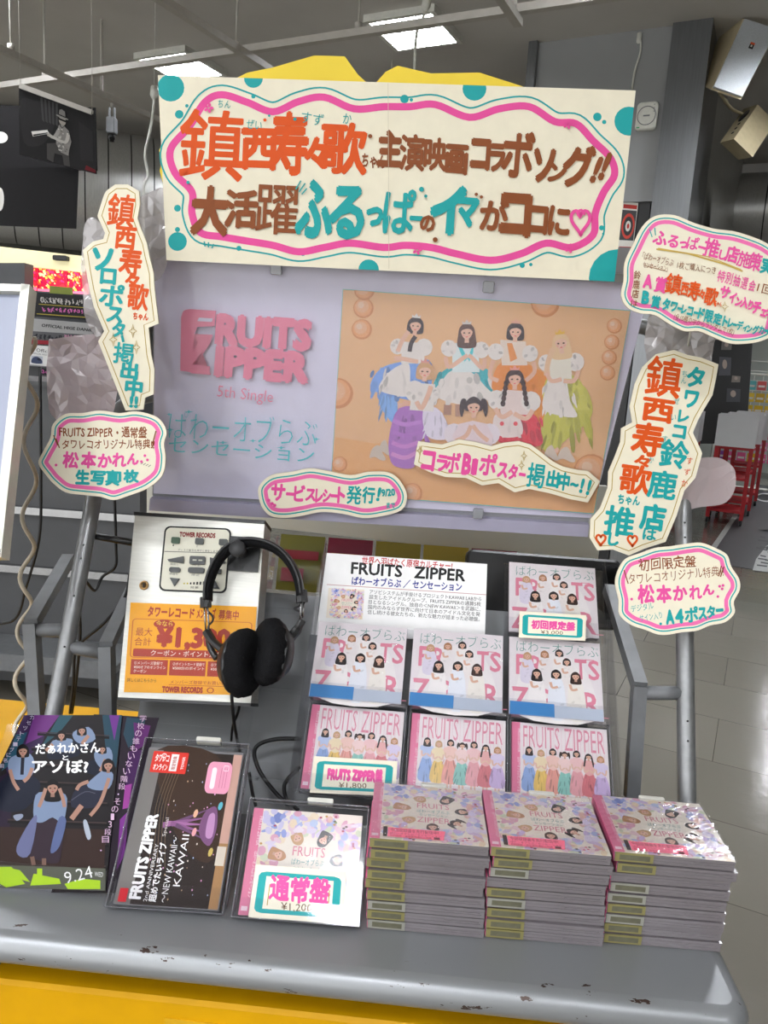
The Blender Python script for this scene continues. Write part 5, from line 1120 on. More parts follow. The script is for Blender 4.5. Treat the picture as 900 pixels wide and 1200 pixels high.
m.tube(smooth(pl([(352, 899), (338, 912), (333, 922), (336, 936), (350, 950)], -.07), 6, False), .0032, 8); m.build('headphone_cable', hp)

# =================================================================== DISCS
def cover_white(m, M):
    """first-press sleeve: seven women in white among large pink serif capitals, teal thin title"""
    m.poly(M, [(0, 0), (100, 0), (100, 100), (0, 100)], '#e6dedf')
    m.poly(M, smooth([(14, 40), (30, 22), (60, 20), (84, 40), (90, 100), (10, 100)], 4), '#ece6e4')
    P_ = '#e0879c'
    def serif(t, x, y, w, h):
        m.ch(M, t, x, y, w, h, P_, .016)
    for t, x, w in (('F', 13, 11), ('R', 30, 13), ('U', 47, 12), ('I', 62, 3), ('T', 78, 13), ('S', 92, 12)): serif(t, x, 36, w, 26)
    for t, x, w in (('Z', 12, 18), ('I', 27, 3), ('P', 40, 11), ('P', 55, 11), ('E', 69, 10), ('R', 88, 18)): serif(t, x, 80, w, 30)
    for x, y, w in ((8, 23, 8), (83, 23, 10), (3, 66, 8), (95, 95, 10), (12, 49, 8)): m.stroke(M, [(x, y), (x + w, y)], 1, P_)
    m.text(M, 'ぱわーオブらぶ', 8, 18, 98, 18, 17, '#5f9a8c', -.012)
    ppl = [(20, 24, 4.0, '#c29a72', 'bob'), (39, 20, 4.0, '#a87a58', 'bob'), (55, 17, 4.0, '#2a2122', 'bob'), (63, 28, 4.0, '#2a2122', 'bob'), (30, 46, 4.9, '#231c1e', 'long'), (51, 45, 4.9, '#1f191b', 'bob'), (72, 46, 4.9, '#3c2a26', 'long')]
    for i, (x, y, r, h, st) in enumerate(ppl):
        c_ = ['#dcd4e2', '#ebe4e2', '#f0eae6', '#efe7e2', '#f2edea', '#e9ecf2', '#efe9df'][i]; b = 58 if i < 4 else 100
        m.poly(M, smooth([(x - r * 1.2, y + r * 1.3), (x, y + r * .9), (x + r * 1.2, y + r * 1.3), (x + r * 1.9, (y + b) / 2), (x + r * 1.7, b), (x - r * 1.7, b), (x - r * 1.9, (y + b) / 2)], 3), c_)
        q = random.Random(i)
        for k in range(7): m.poly(M, ell(x + (q.random() - .5) * r * 2.6, y + r * 2 + q.random() * (b - y - r * 2.4), r * .5, r * .28, q.random() * 3, 7), shade(c_, .9 + .12 * q.random()))
        face(m, M, x, y, r, h, st)
        limb(m, M, [(x - r * 1.3, y + r * 2.2), (x - r * .9, y + r * 3.6), (x + r * .3, y + r * 3.3)], r * .6)
def cover_row(m, M):
    """jewel case: seven women standing in a row in pastel dresses under tall pink capitals"""
    m.poly(M, [(0, 0), (100, 0), (100, 100), (0, 100)], '#e9dfde')
    for t, x, w in (('FRUITS', 12, 38), ('ZIPPER', 55, 42)): m.ch(M, t, x + w / 2, 16, w, 26, '#dc8a9e', -.004)
    for k in range(22): m.stroke(M, [(12 + k * 4, 4), (12 + k * 4, 60)], .35, '#e6b7c2')
    m.poly(M, [(9, 88), (100, 88), (100, 100), (9, 100)], '#ddd0cf')
    dr = ['#8fa9d8', '#e6c069', '#e7a092', '#e8b9b6', '#e5a4a8', '#d6787e', '#c9b0d8']; hr = ['#2a2122', '#c19a70', '#2a2122', '#34241f', '#2a2122', '#2a2122', '#b98a62']; st = ['long', 'bob', 'bob', 'tail', 'bob', 'braid', 'bob']
    for i in range(7):
        x = 18 + i * 12.3; y = 32 + (i % 2) * 2.5 + (4 if i == 6 else 0); r = 3.3
        for s in (-1.6, 1.6): limb(m, M, [(x + s, 72), (x + s * 1.2, 95)], 2.2, '#e3bba6')
        m.poly(M, [(x - 2.9, 93), (x - .4, 93), (x - .4, 98), (x - 3.4, 98)], '#b9a9a0'); m.poly(M, [(x + .6, 93), (x + 2.9, 93), (x + 3.4, 98), (x + .6, 98)], '#b9a9a0')
        frill(m, M, [(x - 3.5, y + 18), (x + 3.5, y + 18), (x + 8, 70), (x + 6, 79), (x - 6, 79), (x - 8, 70)], dr[i] if i != 3 else '#8cc4b8', n=1)
        m.poly(M, smooth([(x - 4, y + 5), (x + 4, y + 5), (x + 4, y + 20), (x - 4, y + 20)], 2), ['#b7c4e2', '#ecd9b2', '#efc6ba', '#efcfca', '#eec3c2', '#e6aca8', '#d9cce4'][i])
        for s in (-1, 1): m.poly(M, ell(x + s * 5, y + 9, 2.4, 3.4, 0, 9), ['#b7c4e2', '#ecd9b2', '#efc6ba', '#efcfca', '#eec3c2', '#e6aca8', '#d9cce4'][i]); limb(m, M, [(x + s * 5.4, y + 12), (x + s * 4.2, y + 18), (x + s * .5, y + 15)], 1.7, '#e3bba6')
        face(m, M, x, y, r, hr[i], st[i])
    m.poly(M, [(12, 77), (44, 77), (44, 85), (12, 85)], '#cfd8b0') if False else None
def cover_ring(m, M):
    """standard case: heads in a ring pointing at a small pink and teal title, pastel dresses round the rim"""
    m.poly(M, [(0, 0), (100, 0), (100, 100), (0, 100)], '#ece2d2'); q = random.Random(21)
    rim = ['#d9a0b4', '#e2c2cf', '#c9b3dc', '#e8d2b2', '#cdb7d6', '#e4b6a8', '#a9b4dd', '#dcd0e4', '#e9cfd2', '#cbd3b4', '#b8c6e4', '#ead7b8']
    for k in range(330):
        a = q.random() * 2 * pi; d = 27 + q.random() * 30 + 6 * abs(sin(2 * a)); x, y = 54 + d * cos(a) * 1.05, 50 + d * sin(a)
        if 9 < x < 99 and 1 < y < 99: m.poly(M, clip(ell(x, y, 2 + q.random() * 4.5, 1.4 + q.random() * 3, q.random() * 3, 8), [(9, 0), (100, 0), (100, 100), (9, 100)]), q.choice(rim) if not (x < 30 and y < 25) else q.choice(['#6f7fc0', '#8f9bd2', '#c9c3e0']))
    for k in range(40):
        a = q.random() * 2 * pi; d = 44 + q.random() * 8; x, y = 54 + d * cos(a), 50 + d * sin(a)
        if 10 < x < 98 and 2 < y < 98: m.poly(M, ell(x, y, 1.4, 1.1, 0, 7), q.choice(['#b0485e', '#c9964a', '#7f9a5a', '#5f4a44', '#d86a86']))
    hr = ['#c49a6c', '#2a2022', '#2c2123', '#2a2022', '#4a342c', '#c9a274', '#b8865c']
    for k in range(7):
        a = 2 * pi * k / 7 - 2.0; d = 26; x, y = 54 + d * cos(a), 50 + d * .95 * sin(a); t = atan2(-sin(a), -cos(a)) + pi / 2
        limb(m, M, [(54 + 37 * cos(a + .2), 50 + 35 * sin(a + .2)), (54 + 33 * cos(a), 50 + 31 * sin(a))], 7, ['#e9dce4', '#e6c6cc', '#dcd0ea', '#e9d6c6'][k % 4])
        face(m, M, x, y, 4.8, hr[k], ['bob', 'long', 'bob', 'tail', 'bob', 'bob', 'long'][k], t)
    m.text(M, 'FRUITS', 40, 43, 69, 43, 13, '#d8738c', -.004); m.text(M, 'ぱわーオブらぶ', 40, 51, 69, 51, 6.5, '#4f9a94'); m.text(M, 'センセーション', 42, 57, 67, 57, 5.5, '#4f9a94'); m.text(M, 'ZIPPER', 40, 68, 69, 68, 13, '#d8738c', -.004)
def obi(m, M, bottom=True):
    m.poly(M, [(0, 0), (8.6, 0), (8.6, 100), (0, 100)], '#e2799a')
    m.text(M, 'FRUITS ZIPPER', 6.2, 8, 6.2, 36, 4.6, '#fbeef2', .01); m.text(M, 'ぱわーオブらぶセンセーション', 6.0, 42, 6.0, 84, 3.8, '#fbeef2'); m.poly(M, [(1.5, 92), (7, 92), (7, 96), (1.5, 96)], '#f4d5de')
CW, CH, CT = .142, .125, .0137
COVERS = {}
def cover_mesh(kind):
    if kind not in COVERS:
        m = MB().use(GLOSS); m.dz = 1.8e-6; m.z = 0; m.gain = {'white': .95, 'row': .95, 'ring': .86}[kind]; M = page(0, CH, CW, CH)
        {'white': cover_white, 'row': cover_row, 'ring': cover_ring}[kind](m, M)
        if kind != 'white': obi(m, M)
        COVERS[kind] = m
    return COVERS[kind]
JEWEL = mat('jewel_case', '#746e71', .16, 0, .5, 25, .06, coat=.4)
LABEL_A = mat('security_label', '#827b4e', .5, 0, .3, 15, .1); LABEL_B = mat('security_label_core', '#5f5d4c', .5, 0, .3, 60, .2)
LABEL_C = mat('security_label_pale', '#8f8e85', .5, 0, .3, 15, .08)
OBIM = mat('pink_obi', '#d8668c', .4, 0, .3, 30, .06); WHITEB = mat('booklet_white', '#cfc8ca', .5, 0, .3, 20, .05)
_disc_parts = {}
def part_from(key, make, parent, name):
    if key not in _disc_parts:
        o = make().build(name, parent); _disc_parts[key] = o
    else:
        o = _disc_parts[key].copy(); COL.objects.link(o); o.parent = parent
    return o
def mk_case():
    m = MB().use(JEWEL)
    m.box((.0004, .0004, -CT + .0004), (CW - .0004, CH - .0004, -.0052)); m.box((0, 0, -.0046), (CW, CH, -.0012)); m.box((.002, .002, -.0053), (CW - .002, CH - .002, -.0045))
    m.box((.0, .0012, -CT), (CW, CH - .001, -CT + .0014)); m.box((.02, -.0003, -.0105), (CW - .004, .001, -.0088)); m.box((CW * .66, -.0004, -.0075), (CW - .006, .001, -.0062))
    return m
def mk_label(core, pale=False):
    def f():
        m = MB().use(LABEL_C if pale else LABEL_A); m.box((.001, -.0009, -CT + .0012), (.046, .0005, -.0012)); m.use(LABEL_B); m.box((.006, -.0011, -CT + .0036), (.042, .0003, -.0036)); return m
    return f
def mk_obi():
    m = MB().use(OBIM); m.box((-.0003, .001, -CT + .002), (.0012, CH - .001, -.001)); m.box((0, .001, -CT - .0001), (.012, CH - .001, -CT + .0012)); return m
def mk_lid():
    m = MB().use(LIDM); m.add([(0, 0, 0), (CW, 0, 0), (CW, CH, 0), (0, CH, 0)], [[0, 1, 2, 3]]); return m
def mk_cover(kind):
    def f():
        c_ = cover_mesh(kind); m = MB(); m.v = [(x, y, z - .0011) for x, y, z in c_.v]; m.f = list(c_.f); m.m = list(c_.m); m.c = list(c_.c); m.sm = list(c_.sm); m.mats = list(c_.mats)
        return m
    return f
def disc(fr, kind, label, group, cover=True, lab=None, tab=False, strip=None):
    t = thing('cd_case', label, 'CD', fr, group)
    cs = part_from('case', mk_case, t, 'case')
    if kind != 'white': part_from('obi', mk_obi, cs, 'paper_band')
    if cover:
        part_from('cover_' + kind, mk_cover(kind), t, 'cover'); part_from('lid', mk_lid, t, 'lid')
    if lab: part_from('label_' + lab, mk_label(True, lab == 'pale'), cs, 'spine_label')
    return t
# ------------------------------------------------------------------ three stacks on the shelf
lefts = [[433, 434, 429, 430, 427.5, 429.5, 430, 429, 429.5], [575, 578, 574, 570, 569.5, 570, 569.5, 568.5, 568], [720, 722.5, 716, 715, 711, 710.5, 708.5, 706.5, 706]]
labs = [['y', 'y', 'y', 'y', 'y', 'y', 'pale', 'y', 'pale'], ['y', 'y', 'pale', None, 'y', 'pale', 'y', 'y', 'y'], ['y', 'y', None, 'pale', 'pale', 'y', 'pale', 'y', 'y']]
where = ['left stack', 'middle stack', 'right stack']
FB = [(1093, 982, 1101, 568, 997, 573), (1101, 996, 0, 0, 0, 0), (1104, 1003, 0, 0, 0, 0)]
ordw = ['top', 'second from the top', 'third from the top', 'fourth from the top', 'middle (fifth)', 'fourth from the bottom', 'third from the bottom', 'second from the bottom', 'bottom']
def yaw_fr(o, yaw):
    f = Fr(o); f.x = Vector((cos(yaw), sin(yaw), 0)); f.u = Vector((-sin(yaw), cos(yaw), 0)); f.n = Vector((0, 0, 1)); return f
TABM = mat('security_tab', '#c9c8bf', .45, 0, .4, 50, .04)
for s_ in range(3):
    yf = [.826, .832, .845][s_]; r = random.Random(40 + s_)
    for k in range(9):
        top = ZS + .0006 + (9 - k) * CT; v = k / 8.0; py = FB[s_][1] * (1 - v) + FB[s_][0] * v
        X = atY(lefts[s_][k], py, yf).x
        f = yaw_fr((X, yf + (r.random() - .5) * .003, top), radians([1.2, 1.6, 1.2][s_] + (r.random() - .5) * 1.0))
        state = {'y': 'yellowed spine label', 'pale': 'pale spine label', None: 'no spine label'}[labs[s_][k]]
        lb = ('disc case with pink band and ring-of-heads cover, top of the ' + where[s_]) if k == 0 else ('disc case with %s, %s in the %s' % (state, ordw[k], where[s_]))
        t = disc(f, 'ring', lb, 'disc cases stacked on the shelf', cover=(k == 0), lab=labs[s_][k])
        if k == 0:
            m = MB().use(print_mat('caption_print', .4)); m.dz = 1e-5; M = page(0, CH, CW, CH); m.z = .0003
            m.poly(M, [(15, 82), (64, 82), (62, 97), (15, 97)], '#f2708c'); m.poly(M, [(11, 81), (14.5, 81), (14.5, 97), (11, 97)], '#2a1c1e')
            m.text(M, '今回収録曲を先行配信中!', 17, 88, 58, 88, 6, '#6a2030', .01); m.text(M, 'ぱわーオブらぶ／センセーション', 17, 92.5, 60, 92.5, 3.6, '#8a3044'); m.text(M, '初回限定・通常盤共通封入特典', 17, 96, 52, 96, 3.2, '#8a3044'); m.poly(M, [(54, 93), (59, 93), (59, 96.5), (54, 96.5)], '#5a1c28')
            m.build('caption_strip', t)
            m = MB().use(TABM); m.rbox((CW * .44, CH - .001, -.004), (CW * .44 + .034, CH + .006, .0015), .002); m.build('security_tab', t)
            m = MB().use(WRAP); m.add([(-.0008, -.0008, .0012), (CW + .0008, -.0008, .0012), (CW + .0008, CH + .0008, .0012), (-.0008, CH + .0008, .0012)], [[0, 1, 2, 3]]); m.build('film', t)

# ------------------------------------------------------------------ clear rack with seven discs
LEAN = radians(42); UR = Vector((0, sin(LEAN), cos(LEAN))); NR = Vector((0, -cos(LEAN), sin(LEAN)))
RF = Fr((.07, .98, ZS)); rack = thing('disc_rack', 'clear acrylic stepped rack holding seven discs in three rows', 'rack', RF)
rows = {1: (1.262, 1.147), 2: (1.177, 1.046), 3: (1.100, .938)}
def rowfr(row, px, py):
    Y, Z = rows[row]; o = Vector((atY(px, py, Y).x, Y, Z)) - UR * CH
    return Fr(o, LEAN)
XA, XB = -.165, .302
tiers = []
for row in (3, 2, 1):
    Y, Z = rows[row]; B = Vector((0, Y, Z)) - UR * CH - NR * CT; xa = .138 if row == 1 else XA
    q = lambda x, du, dn: Vector((x, 0, 0)) + B + UR * du + NR * dn
    m = MB().use(CLEAR); L = CT + .007
    m.hexa([q(xa, -.003, 0), q(XB, -.003, 0), q(XB, -.001, 0), q(xa, -.001, 0), q(xa, -.003, L), q(XB, -.003, L), q(XB, -.001, L), q(xa, -.001, L)])
    m.build('ledge', rack, wf=RF)
    m = MB().use(CLEAR); m.hexa([q(xa, -.003, L), q(XB, -.003, L), q(XB, .021, L), q(xa, .021, L), q(xa, -.003, L + .002), q(XB, -.003, L + .002), q(XB, .021, L + .002), q(xa, .021, L + .002)]); m.build('lip', rack, wf=RF)
    m = MB().use(CLEAR); m.hexa([q(xa, -.003, -.003), q(XB, -.003, -.003), q(XB, CH + .004, -.003), q(xa, CH + .004, -.003), q(xa, -.003, -.001), q(XB, -.003, -.001), q(XB, CH + .004, -.001), q(xa, CH + .004, -.001)]); m.build('back_sheet', rack, wf=RF)
m_edge = [(.985, .781), (.972, .80), (.985, .845), (1.20, 1.10), (1.275, 1.155), (1.285, 1.15), (1.20, .99), (1.14, .90), (1.03, .781)]
for x in (XA - .003, XB + .001):
    m = MB().use(CLEAR); n = len(m_edge)
    m.add([(x, y, z) for y, z in m_edge] + [(x + .002, y, z) for y, z in m_edge], [list(range(n)), [n + i for i in range(n)][::-1]] + [[i, (i + 1) % n, n + (i + 1) % n, n + i] for i in range(n)]); m.build('side_panel', rack, wf=RF)
def keeper(t, w, h, g=.003, top=.006):
    a, b, z0, z1 = -g, -.003, -CT - .002, .004; x1, y1 = w + g, h + top
    vs = [(a, b, z0), (x1, b, z0), (x1, y1, z0), (a, y1, z0), (a, b, z1), (x1, b, z1), (x1, y1, z1), (a, y1, z1)]
    m = MB().use(LIDM); m.add(vs, [[4, 5, 6, 7]]); m.use(KEEPE); m.add(vs, [[0, 1, 5, 4], [1, 2, 6, 5], [2, 3, 7, 6], [3, 0, 4, 7]])
    m.tube([(a, b, z1), (x1, b, z1), (x1, y1, z1), (a, y1, z1)], .0013, 6, closed=True); m.tube([(a, b, z0), (x1, b, z0), (x1, y1, z0), (a, y1, z0)], .0013, 6, closed=True); ks = m.build('keeper_shell', t)
    m = MB().use(TABM); m.rbox((w * .48, y1 - .001, -.008), (w * .48 + .034, y1 + .007, .003), .002); m.build('security_tab', ks)
G3 = 'discs on the clear rack'
def rack_disc(row, px, py, kind, label, strip=None, keep=False):
    f = rowfr(row, px, py); t = disc(f, kind, label, G3)
    if keep: keeper(t, CW, CH)
    else:
        m = MB().use(WRAP); m.add([(-.0008, -.0008, .0008), (CW + .0008, -.0008, .0008), (CW + .0008, CH + .0008, .0008), (-.0008, CH + .0008, .0008)], [[0, 1, 2, 3]]); m.build('film', t)
    if strip: strip(t)
    return f
def blue_strip(t):
    m = MB().use(GLOSS); m.dz = 1e-5; m.slab(ID, [(.001, -.0005), (.068, -.0005), (.068, .02), (.001, .02)], .0009, .0014, '#3f86c4'); m.slab(ID, [(.068, -.0005), (CW - .001, -.0005), (CW - .001, .018), (.068, .018)], .0009, .0014, '#b9c3d2')
    m.text(lambda x, y: (x, y), 'NTT', .003, .004, .01, .004, -.004, '#d8e6f2') if False else None
    m.text(page(0, .02, CW, .02), 'BONUS', 88, 80, 96, 80, 30, '#5f7fae') if False else None
    m.build('blue_strip', t)
r1 = rack_disc(1, 597, 657, 'white', 'white first-press disc behind a price card, alone on the top row')
rack_disc(2, 374, 736, 'white', 'white first-press disc at the left end of the middle row', blue_strip)
rack_disc(2, 485, 740, 'white', 'white first-press disc in the centre of the middle row', blue_strip)
rack_disc(2, 597, 745, 'white', 'white first-press disc at the right end of the middle row', blue_strip)
r3 = rack_disc(3, 366, 828, 'row', 'pink banded disc behind the handwritten price card, bottom row', None, True)
rack_disc(3, 483, 838, 'row', 'pink banded disc with a dark blue foot strip, centre of the bottom row', lambda t: MB().use(mat('deep_blue_card', '#124a9a', .4, nscale=20)).box((-.004, -.001, .0045), (CW + .002, .010, .006)).build('blue_foot_strip', t), True)
rack_disc(3, 600, 846, 'row', 'pink banded disc at the right end of the bottom row', lambda t: MB().use(mat('teal_card', '#1f8f8f', .4, nscale=20)).box((.004, -.002, .0045), (.06, .006, .006)).build('teal_foot_strip', t), True)

def price_card(fr, q, w, word, price, label, size, gold=False):
    m = MB().use(INK); m.dz = 1e-5; M = fr.px(w); Q = quadmap(q); N_ = lambda x, y: fr.loc(*Q(x / 100, y / 100), w)
    m.slab(M, q, w - .0012, w, '#f1ead4', '#cfc6ae')
    m.stroke(N_, smooth(rrect(9, 16, 91, 86, 4, 2), 1), 8.5, TEAL, closed=True)
    n = len(word)
    m.text(N_, word, 18, 60, 84, 60, size, PINK, .07, .3); m.text(N_, price, 33, 82, 66, 81, 20, '#6a4a2a', .004, .3)
    if gold: m.stroke(N_, [(18, 35), (18, 75)], 1, GOLD); m.stroke(N_, [(83, 38), (83, 78)], 1, GOLD)
    return tag(m.build('price_card', None, fr), label, 'price card', 'handwritten price cards')
price_card(r1, [(609, 716), (687, 721), (686, 751), (608, 747)], .0108, '初回限定盤', '¥3,000', 'price card reading 3,000 yen at the top of the rack', 34)
price_card(r3, [(368, 886), (466, 892), (463, 933), (363, 929)], .0062, 'FRUITS ZIPPER盤', '¥1,800', 'price card reading 1,800 yen on the lower left rack disc', 38)
# printed information card standing behind the middle row
IQ = [(383, 648), (571, 661), (568, 752), (370, 744)]; IF = through(480, 655, 1.258, 27); QI = quadmap(IQ)
m = MB().use(INK); m.dz = 1e-5; M = IF.px(); m.slab(M, IQ, -.0015, 0, '#f2f1f0')
m.text(M, '世界へ羽ばたく原宿カルチャー!', 424, 660, 530, 667, 9.6, '#c02a2e', .02); m.text(M, 'FRUITS', 411, 672, 471, 676, 19, '#141414', .022); m.text(M, 'ZIPPER', 485, 677, 545, 681, 19, '#141414', .022)
m.text(M, 'ぱわーオブらぶ ／ センセーション', 412, 684.5, 541, 692, 10.5, '#28338c', .022); m.stroke(M, [(383, 685), (570, 697)], .7, '#c08a8a')
for k, l in enumerate(('アソビシステムが手掛けるプロジェクトKAWAII LABから', '誕生したアイドルグループ、FRUITS ZIPPERの通算5枚', '目となるシングル。独自の＜NEW KAWAII＞を武器に、', '国内のみならず世界に向けて日本のアイドル文化を発', '信し続ける彼女たちの、新たな魅力が詰まった必聴盤。')):
    m.text(M, l, 433 - k * .6, 695.5 + k * 5.9, 564 - k * .5, 704.3 + k * 5.9, 5.6, '#2a2a2a')
tq = quadmap([(385, 689), (427, 691), (425, 726), (382, 724)]); MT = lambda x, y: IF.loc(*tq(x / 100, y / 100)); cover_ring(m, MT)
tag(m.build('info_card', None, IF), 'white printed information card with red, black and blue headings above the rack', 'card')

# ------------------------------------------------------------------ standard disc on its own stand, front left of the stacks
def stand_for(fr, w, h, label, lip):
    t = thing('disc_stand', label, 'stand', fr, 'small clear stands on the shelf')
    m = MB().use(CLEAR); m.box((-.006, -.004, -CT - .006), (w + .006, h * .75, -CT - .004)); m.build('back_sheet', t)
    m = MB().use(CLEAR); m.box((-.006, -.004, -CT - .004), (w + .006, -.0025, .014)); m.build('ledge', t)
    m = MB().use(CLEAR); m.box((-.006, -.004, .012), (w + .006, lip, .014)); m.build('lip', t)
    # rear prop down to the shelf
    P = fr.pt(w / 2, h * .6, -CT - .006); n0 = fr.pt(w / 2, h * .6, -CT - .0065); g = Vector((n0.x, n0.y + .03, ZS + .0005)); a, b = fr.inv(n0), fr.inv(g)
    m = MB().use(CLEAR); m.hexa([a + Vector((-w * .4, 0, -.001)), a + Vector((w * .4, 0, -.001)), a + Vector((w * .4, .002, 0)), a + Vector((-w * .4, .002, 0)), b + Vector((-w * .4, 0, 0)), b + Vector((w * .4, 0, 0)), b + Vector((w * .4, .002, .002)), b + Vector((-w * .4, .002, .002))]); m.build('prop', t)
    return t
f = Fr(atZ(279, 1072, ZS + .007), radians(44), radians(2.0))
stand_for(f, CW, CH, 'clear acrylic stand carrying the standard disc beside the left stack', .018)
t = disc(f, 'ring', 'pink banded disc with ring-of-heads cover, behind the 1,200 yen card', None); keeper(t, CW, CH, .007, .011)
price_card(f, [(300, 1013), (406, 1021), (402, 1083), (291, 1075)], .0085, '通常盤', '¥1,200', 'price card reading 1,200 yen on the front standing disc', 50, True)

# ------------------------------------------------------------------ live video case on its stand
BW, BH = .131, .196
f = Fr(atZ(131, 1060, ZS + .007), radians(46), radians(3.0))
QV = [(166, 876), (281, 883), (251, 1063), (133, 1048)]
stand_for(f, BW, BH, 'clear acrylic stand carrying the dark video case', .024)
ca, cb = f.loc(187, 868), f.loc(250, 1064)
t = thing('video_case', 'dark concert video case with white vertical title in a clear keeper', 'video case', f)
m = MB().use(mat('keeper_body', '#6d6c6e', .3, nscale=20)); m.rbox((0, 0, -CT), (BW, BH, -.0016), .003); m.build('case', t)
m = MB().use(DEEP); m.dz = 1e-5; M = page(.002, BH - .004, BW - .004, BH - .006); m.z = -.0014
m.poly(M, [(0, 0), (100, 0), (100, 100), (0, 100)], '#2c2320'); m.poly(M, smooth([(8, 0), (70, 0), (92, 30), (88, 70), (60, 66), (30, 40)], 4), '#3d2c22')
m.poly(M, [(0, 0), (15, 0), (15, 100), (0, 100)], '#77736f'); m.poly(M, [(91, 0), (100, 0), (100, 60), (91, 60)], '#c29a8c'); m.poly(M, [(91, 60), (100, 60), (100, 100), (91, 100)], '#a07a52'); m.poly(M, [(90, 62), (99, 62), (99, 74), (90, 74)], '#cfc4b4')
q = random.Random(5)
for k in range(60): m.poly(M, circ(18 + q.random() * 72, 4 + q.random() * 92, .35 + q.random() * .4, n=6), q.choice(['#d8c8b8', '#a8b4d8', '#e0a0c8', '#b89a7a']))
for a, L, c_ in ((2.75, 46, '#6a4a6a'), (2.95, 52, '#8a5a86'), (3.12, 48, '#a06a98'), (3.3, 44, '#8a5a86'), (3.45, 40, '#6a4a6a')):
    x, y = 82, 48 + (a - 3.1) * 34; m.poly(M, [(x, y), (x + L * cos(a - .045), y + L * sin(a - .045) * .8), (x + L * cos(a + .045), y + L * sin(a + .045) * .8)], c_)
m.poly(M, smooth([(72, 40), (82, 37), (86, 50), (82, 62), (72, 58), (68, 50)], 4), '#7a5278'); m.poly(M, smooth([(76, 43), (82, 42), (83, 56), (76, 56)], 4), '#b98ab4')
for x, y, c_ in ((62, 42, '#e0b090'), (64, 54, '#e0a0a0'), (86, 36, '#5fb0c0'), (84, 66, '#c8b060')): m.poly(M, ell(x, y, 2.2, 3, .4, 8), c_)
for k in range(5): m.stroke(M, smooth([(40 - k * 4, 4 + k * 3), (32 - k * 3, 40), (42 - k * 4, 78)], 4, False), .4, '#7a6650')
m.poly(M, rrect(5, 1, 43, 16, 1), '#d8382c'); m.text(M, 'タワレコ', 8, 8, 23, 8, 6, '#f4e6e0', .03); m.text(M, 'オンライン', 8, 14, 23, 14, 5, '#f4e6e0', .03); m.poly(M, [(25, 2.5), (33, 2.5), (33, 14.5), (25, 14.5)], '#f0ece8'); m.text(M, '限定特典', 31, 13.5, 31, 4, 4.5, '#b03028', .02); m.text(M, 'TOWER', 40, 13, 40, 4, 4, '#f4e6e0', .02); m.stroke(M, circ(17, 4, 2.4, 1.4), .7, '#f4e6e0', closed=True)
m.poly(M, rrect(66, 6, 92, 28, 5), '#e59cb4'); m.poly(M, rrect(71, 10, 76, 25, 2), '#f6e6ea')
for k in range(3): m.stroke(M, [(81 + k * 3, 10), (81 + k * 3, 24)], .5, '#c8708c')
m.stroke(M, rrect(83, 8.5, 88, 12, .6), .4, '#f6e6ea', closed=True)
m.text(M, 'FRUITS ZIPPER', 24, 97, 24, 44, 15, '#f2f0ee', .04); m.poly(M, [(3, 91), (11, 91), (11, 99), (3, 99)], '#c8202c')
m.text(M, '2nd ANNIVERSARY', 31, 98, 31, 63, 5, '#e8e4e0', .0); m.text(M, '超めでたいライブ', 39, 98, 39, 62, 8, '#f2f0ee', .03); m.text(M, '〜NEW KAWAII〜', 50, 98, 50, 58, 9, '#f2f0ee', -.004); m.text(M, 'KAWAII', 60, 88, 60, 56, 10, '#f2f0ee', -.004); m.text(M, 'Special', 36, 58, 36, 46, 5, '#d8d0c8', -.005); m.text(M, 'at ARENA', 84, 62, 84, 44, 3, '#b8b0a8') if False else None
m.build('cover', t)
keeper(t, BW, BH, .006, .010)

# ------------------------------------------------------------------ film flyer in its low clear holder
FL = Fr(atZ(60, 1042, ZS + .006), radians(42), radians(1)); MF = FL.px()
m = MB().use(DEEP); m.dz = 1e-5; m.gain = .6
m.slab(FL.px(-.002), [(110, 837), (186, 841), (178, 868), (140, 1046), (60, 1046)], -.0035, -.0022, '#22171f')
m.slab(MF, [(28, 838), (143, 838), (124, 1044), (-52, 1038), (-40, 980)], -.002, 0, '#201a1d')
SHEET = [(28, 838), (143, 838), (124, 1044), (-52, 1038), (-40, 980)]
def fp(pts, col): m.poly(MF, clip(pts, [(28, 838), (143, 838), (124, 1044), (-52, 1038)]), col)
m.z = -.0022; m2z = m.z
# purple second leaf showing at the right
for pts, c_ in (([(143, 838), (186, 841), (176, 870), (160, 950), (140, 1044), (124, 1044)], '#241526'), ([(148, 840), (170, 842), (166, 862), (150, 876), (144, 860)], '#2b4a5c'), ([(156, 846), (176, 850), (170, 872), (158, 880)], '#6a2a74'), ([(150, 880), (166, 878), (160, 920), (148, 950), (146, 910)], '#4a1f5c'), ([(140, 960), (150, 950), (146, 1000), (136, 1020)], '#8a3a9a'), ([(146, 920), (154, 918), (150, 946), (143, 948)], '#b04aa8')): m.poly(MF, pts, c_)
m.z = 0.0
fp([(28, 838), (60, 838), (50, 870), (10, 910), (0, 880)], '#3a2450'); fp([(40, 838), (70, 838), (52, 862), (30, 872)], '#7a3a8a'); fp([(70, 838), (86, 838), (70, 858), (48, 876)], '#2f5a68'); fp([(14, 862), (32, 858), (20, 890), (0, 905)], '#2a5870')
fp([(120, 838), (143, 838), (136, 900), (124, 880)], '#2a4f62'); fp([(128, 838), (140, 838), (134, 868)], '#7a3a9a'); fp([(-40, 930), (20, 900), (10, 980), (-44, 1010)], '#2a1a33')
for k in range(9):
    y = 858 + k * 17 + k * k * .7; m.stroke(MF, [(44 - k * 7, y), (128 - k * .6, y + 4)], 1 + k * .15, '#4a3a38'); fp([(44 - k * 7, y + 1), (128, y + 5), (128, y + 8), (44 - k * 7, y + 4)], '#0f0c0e')
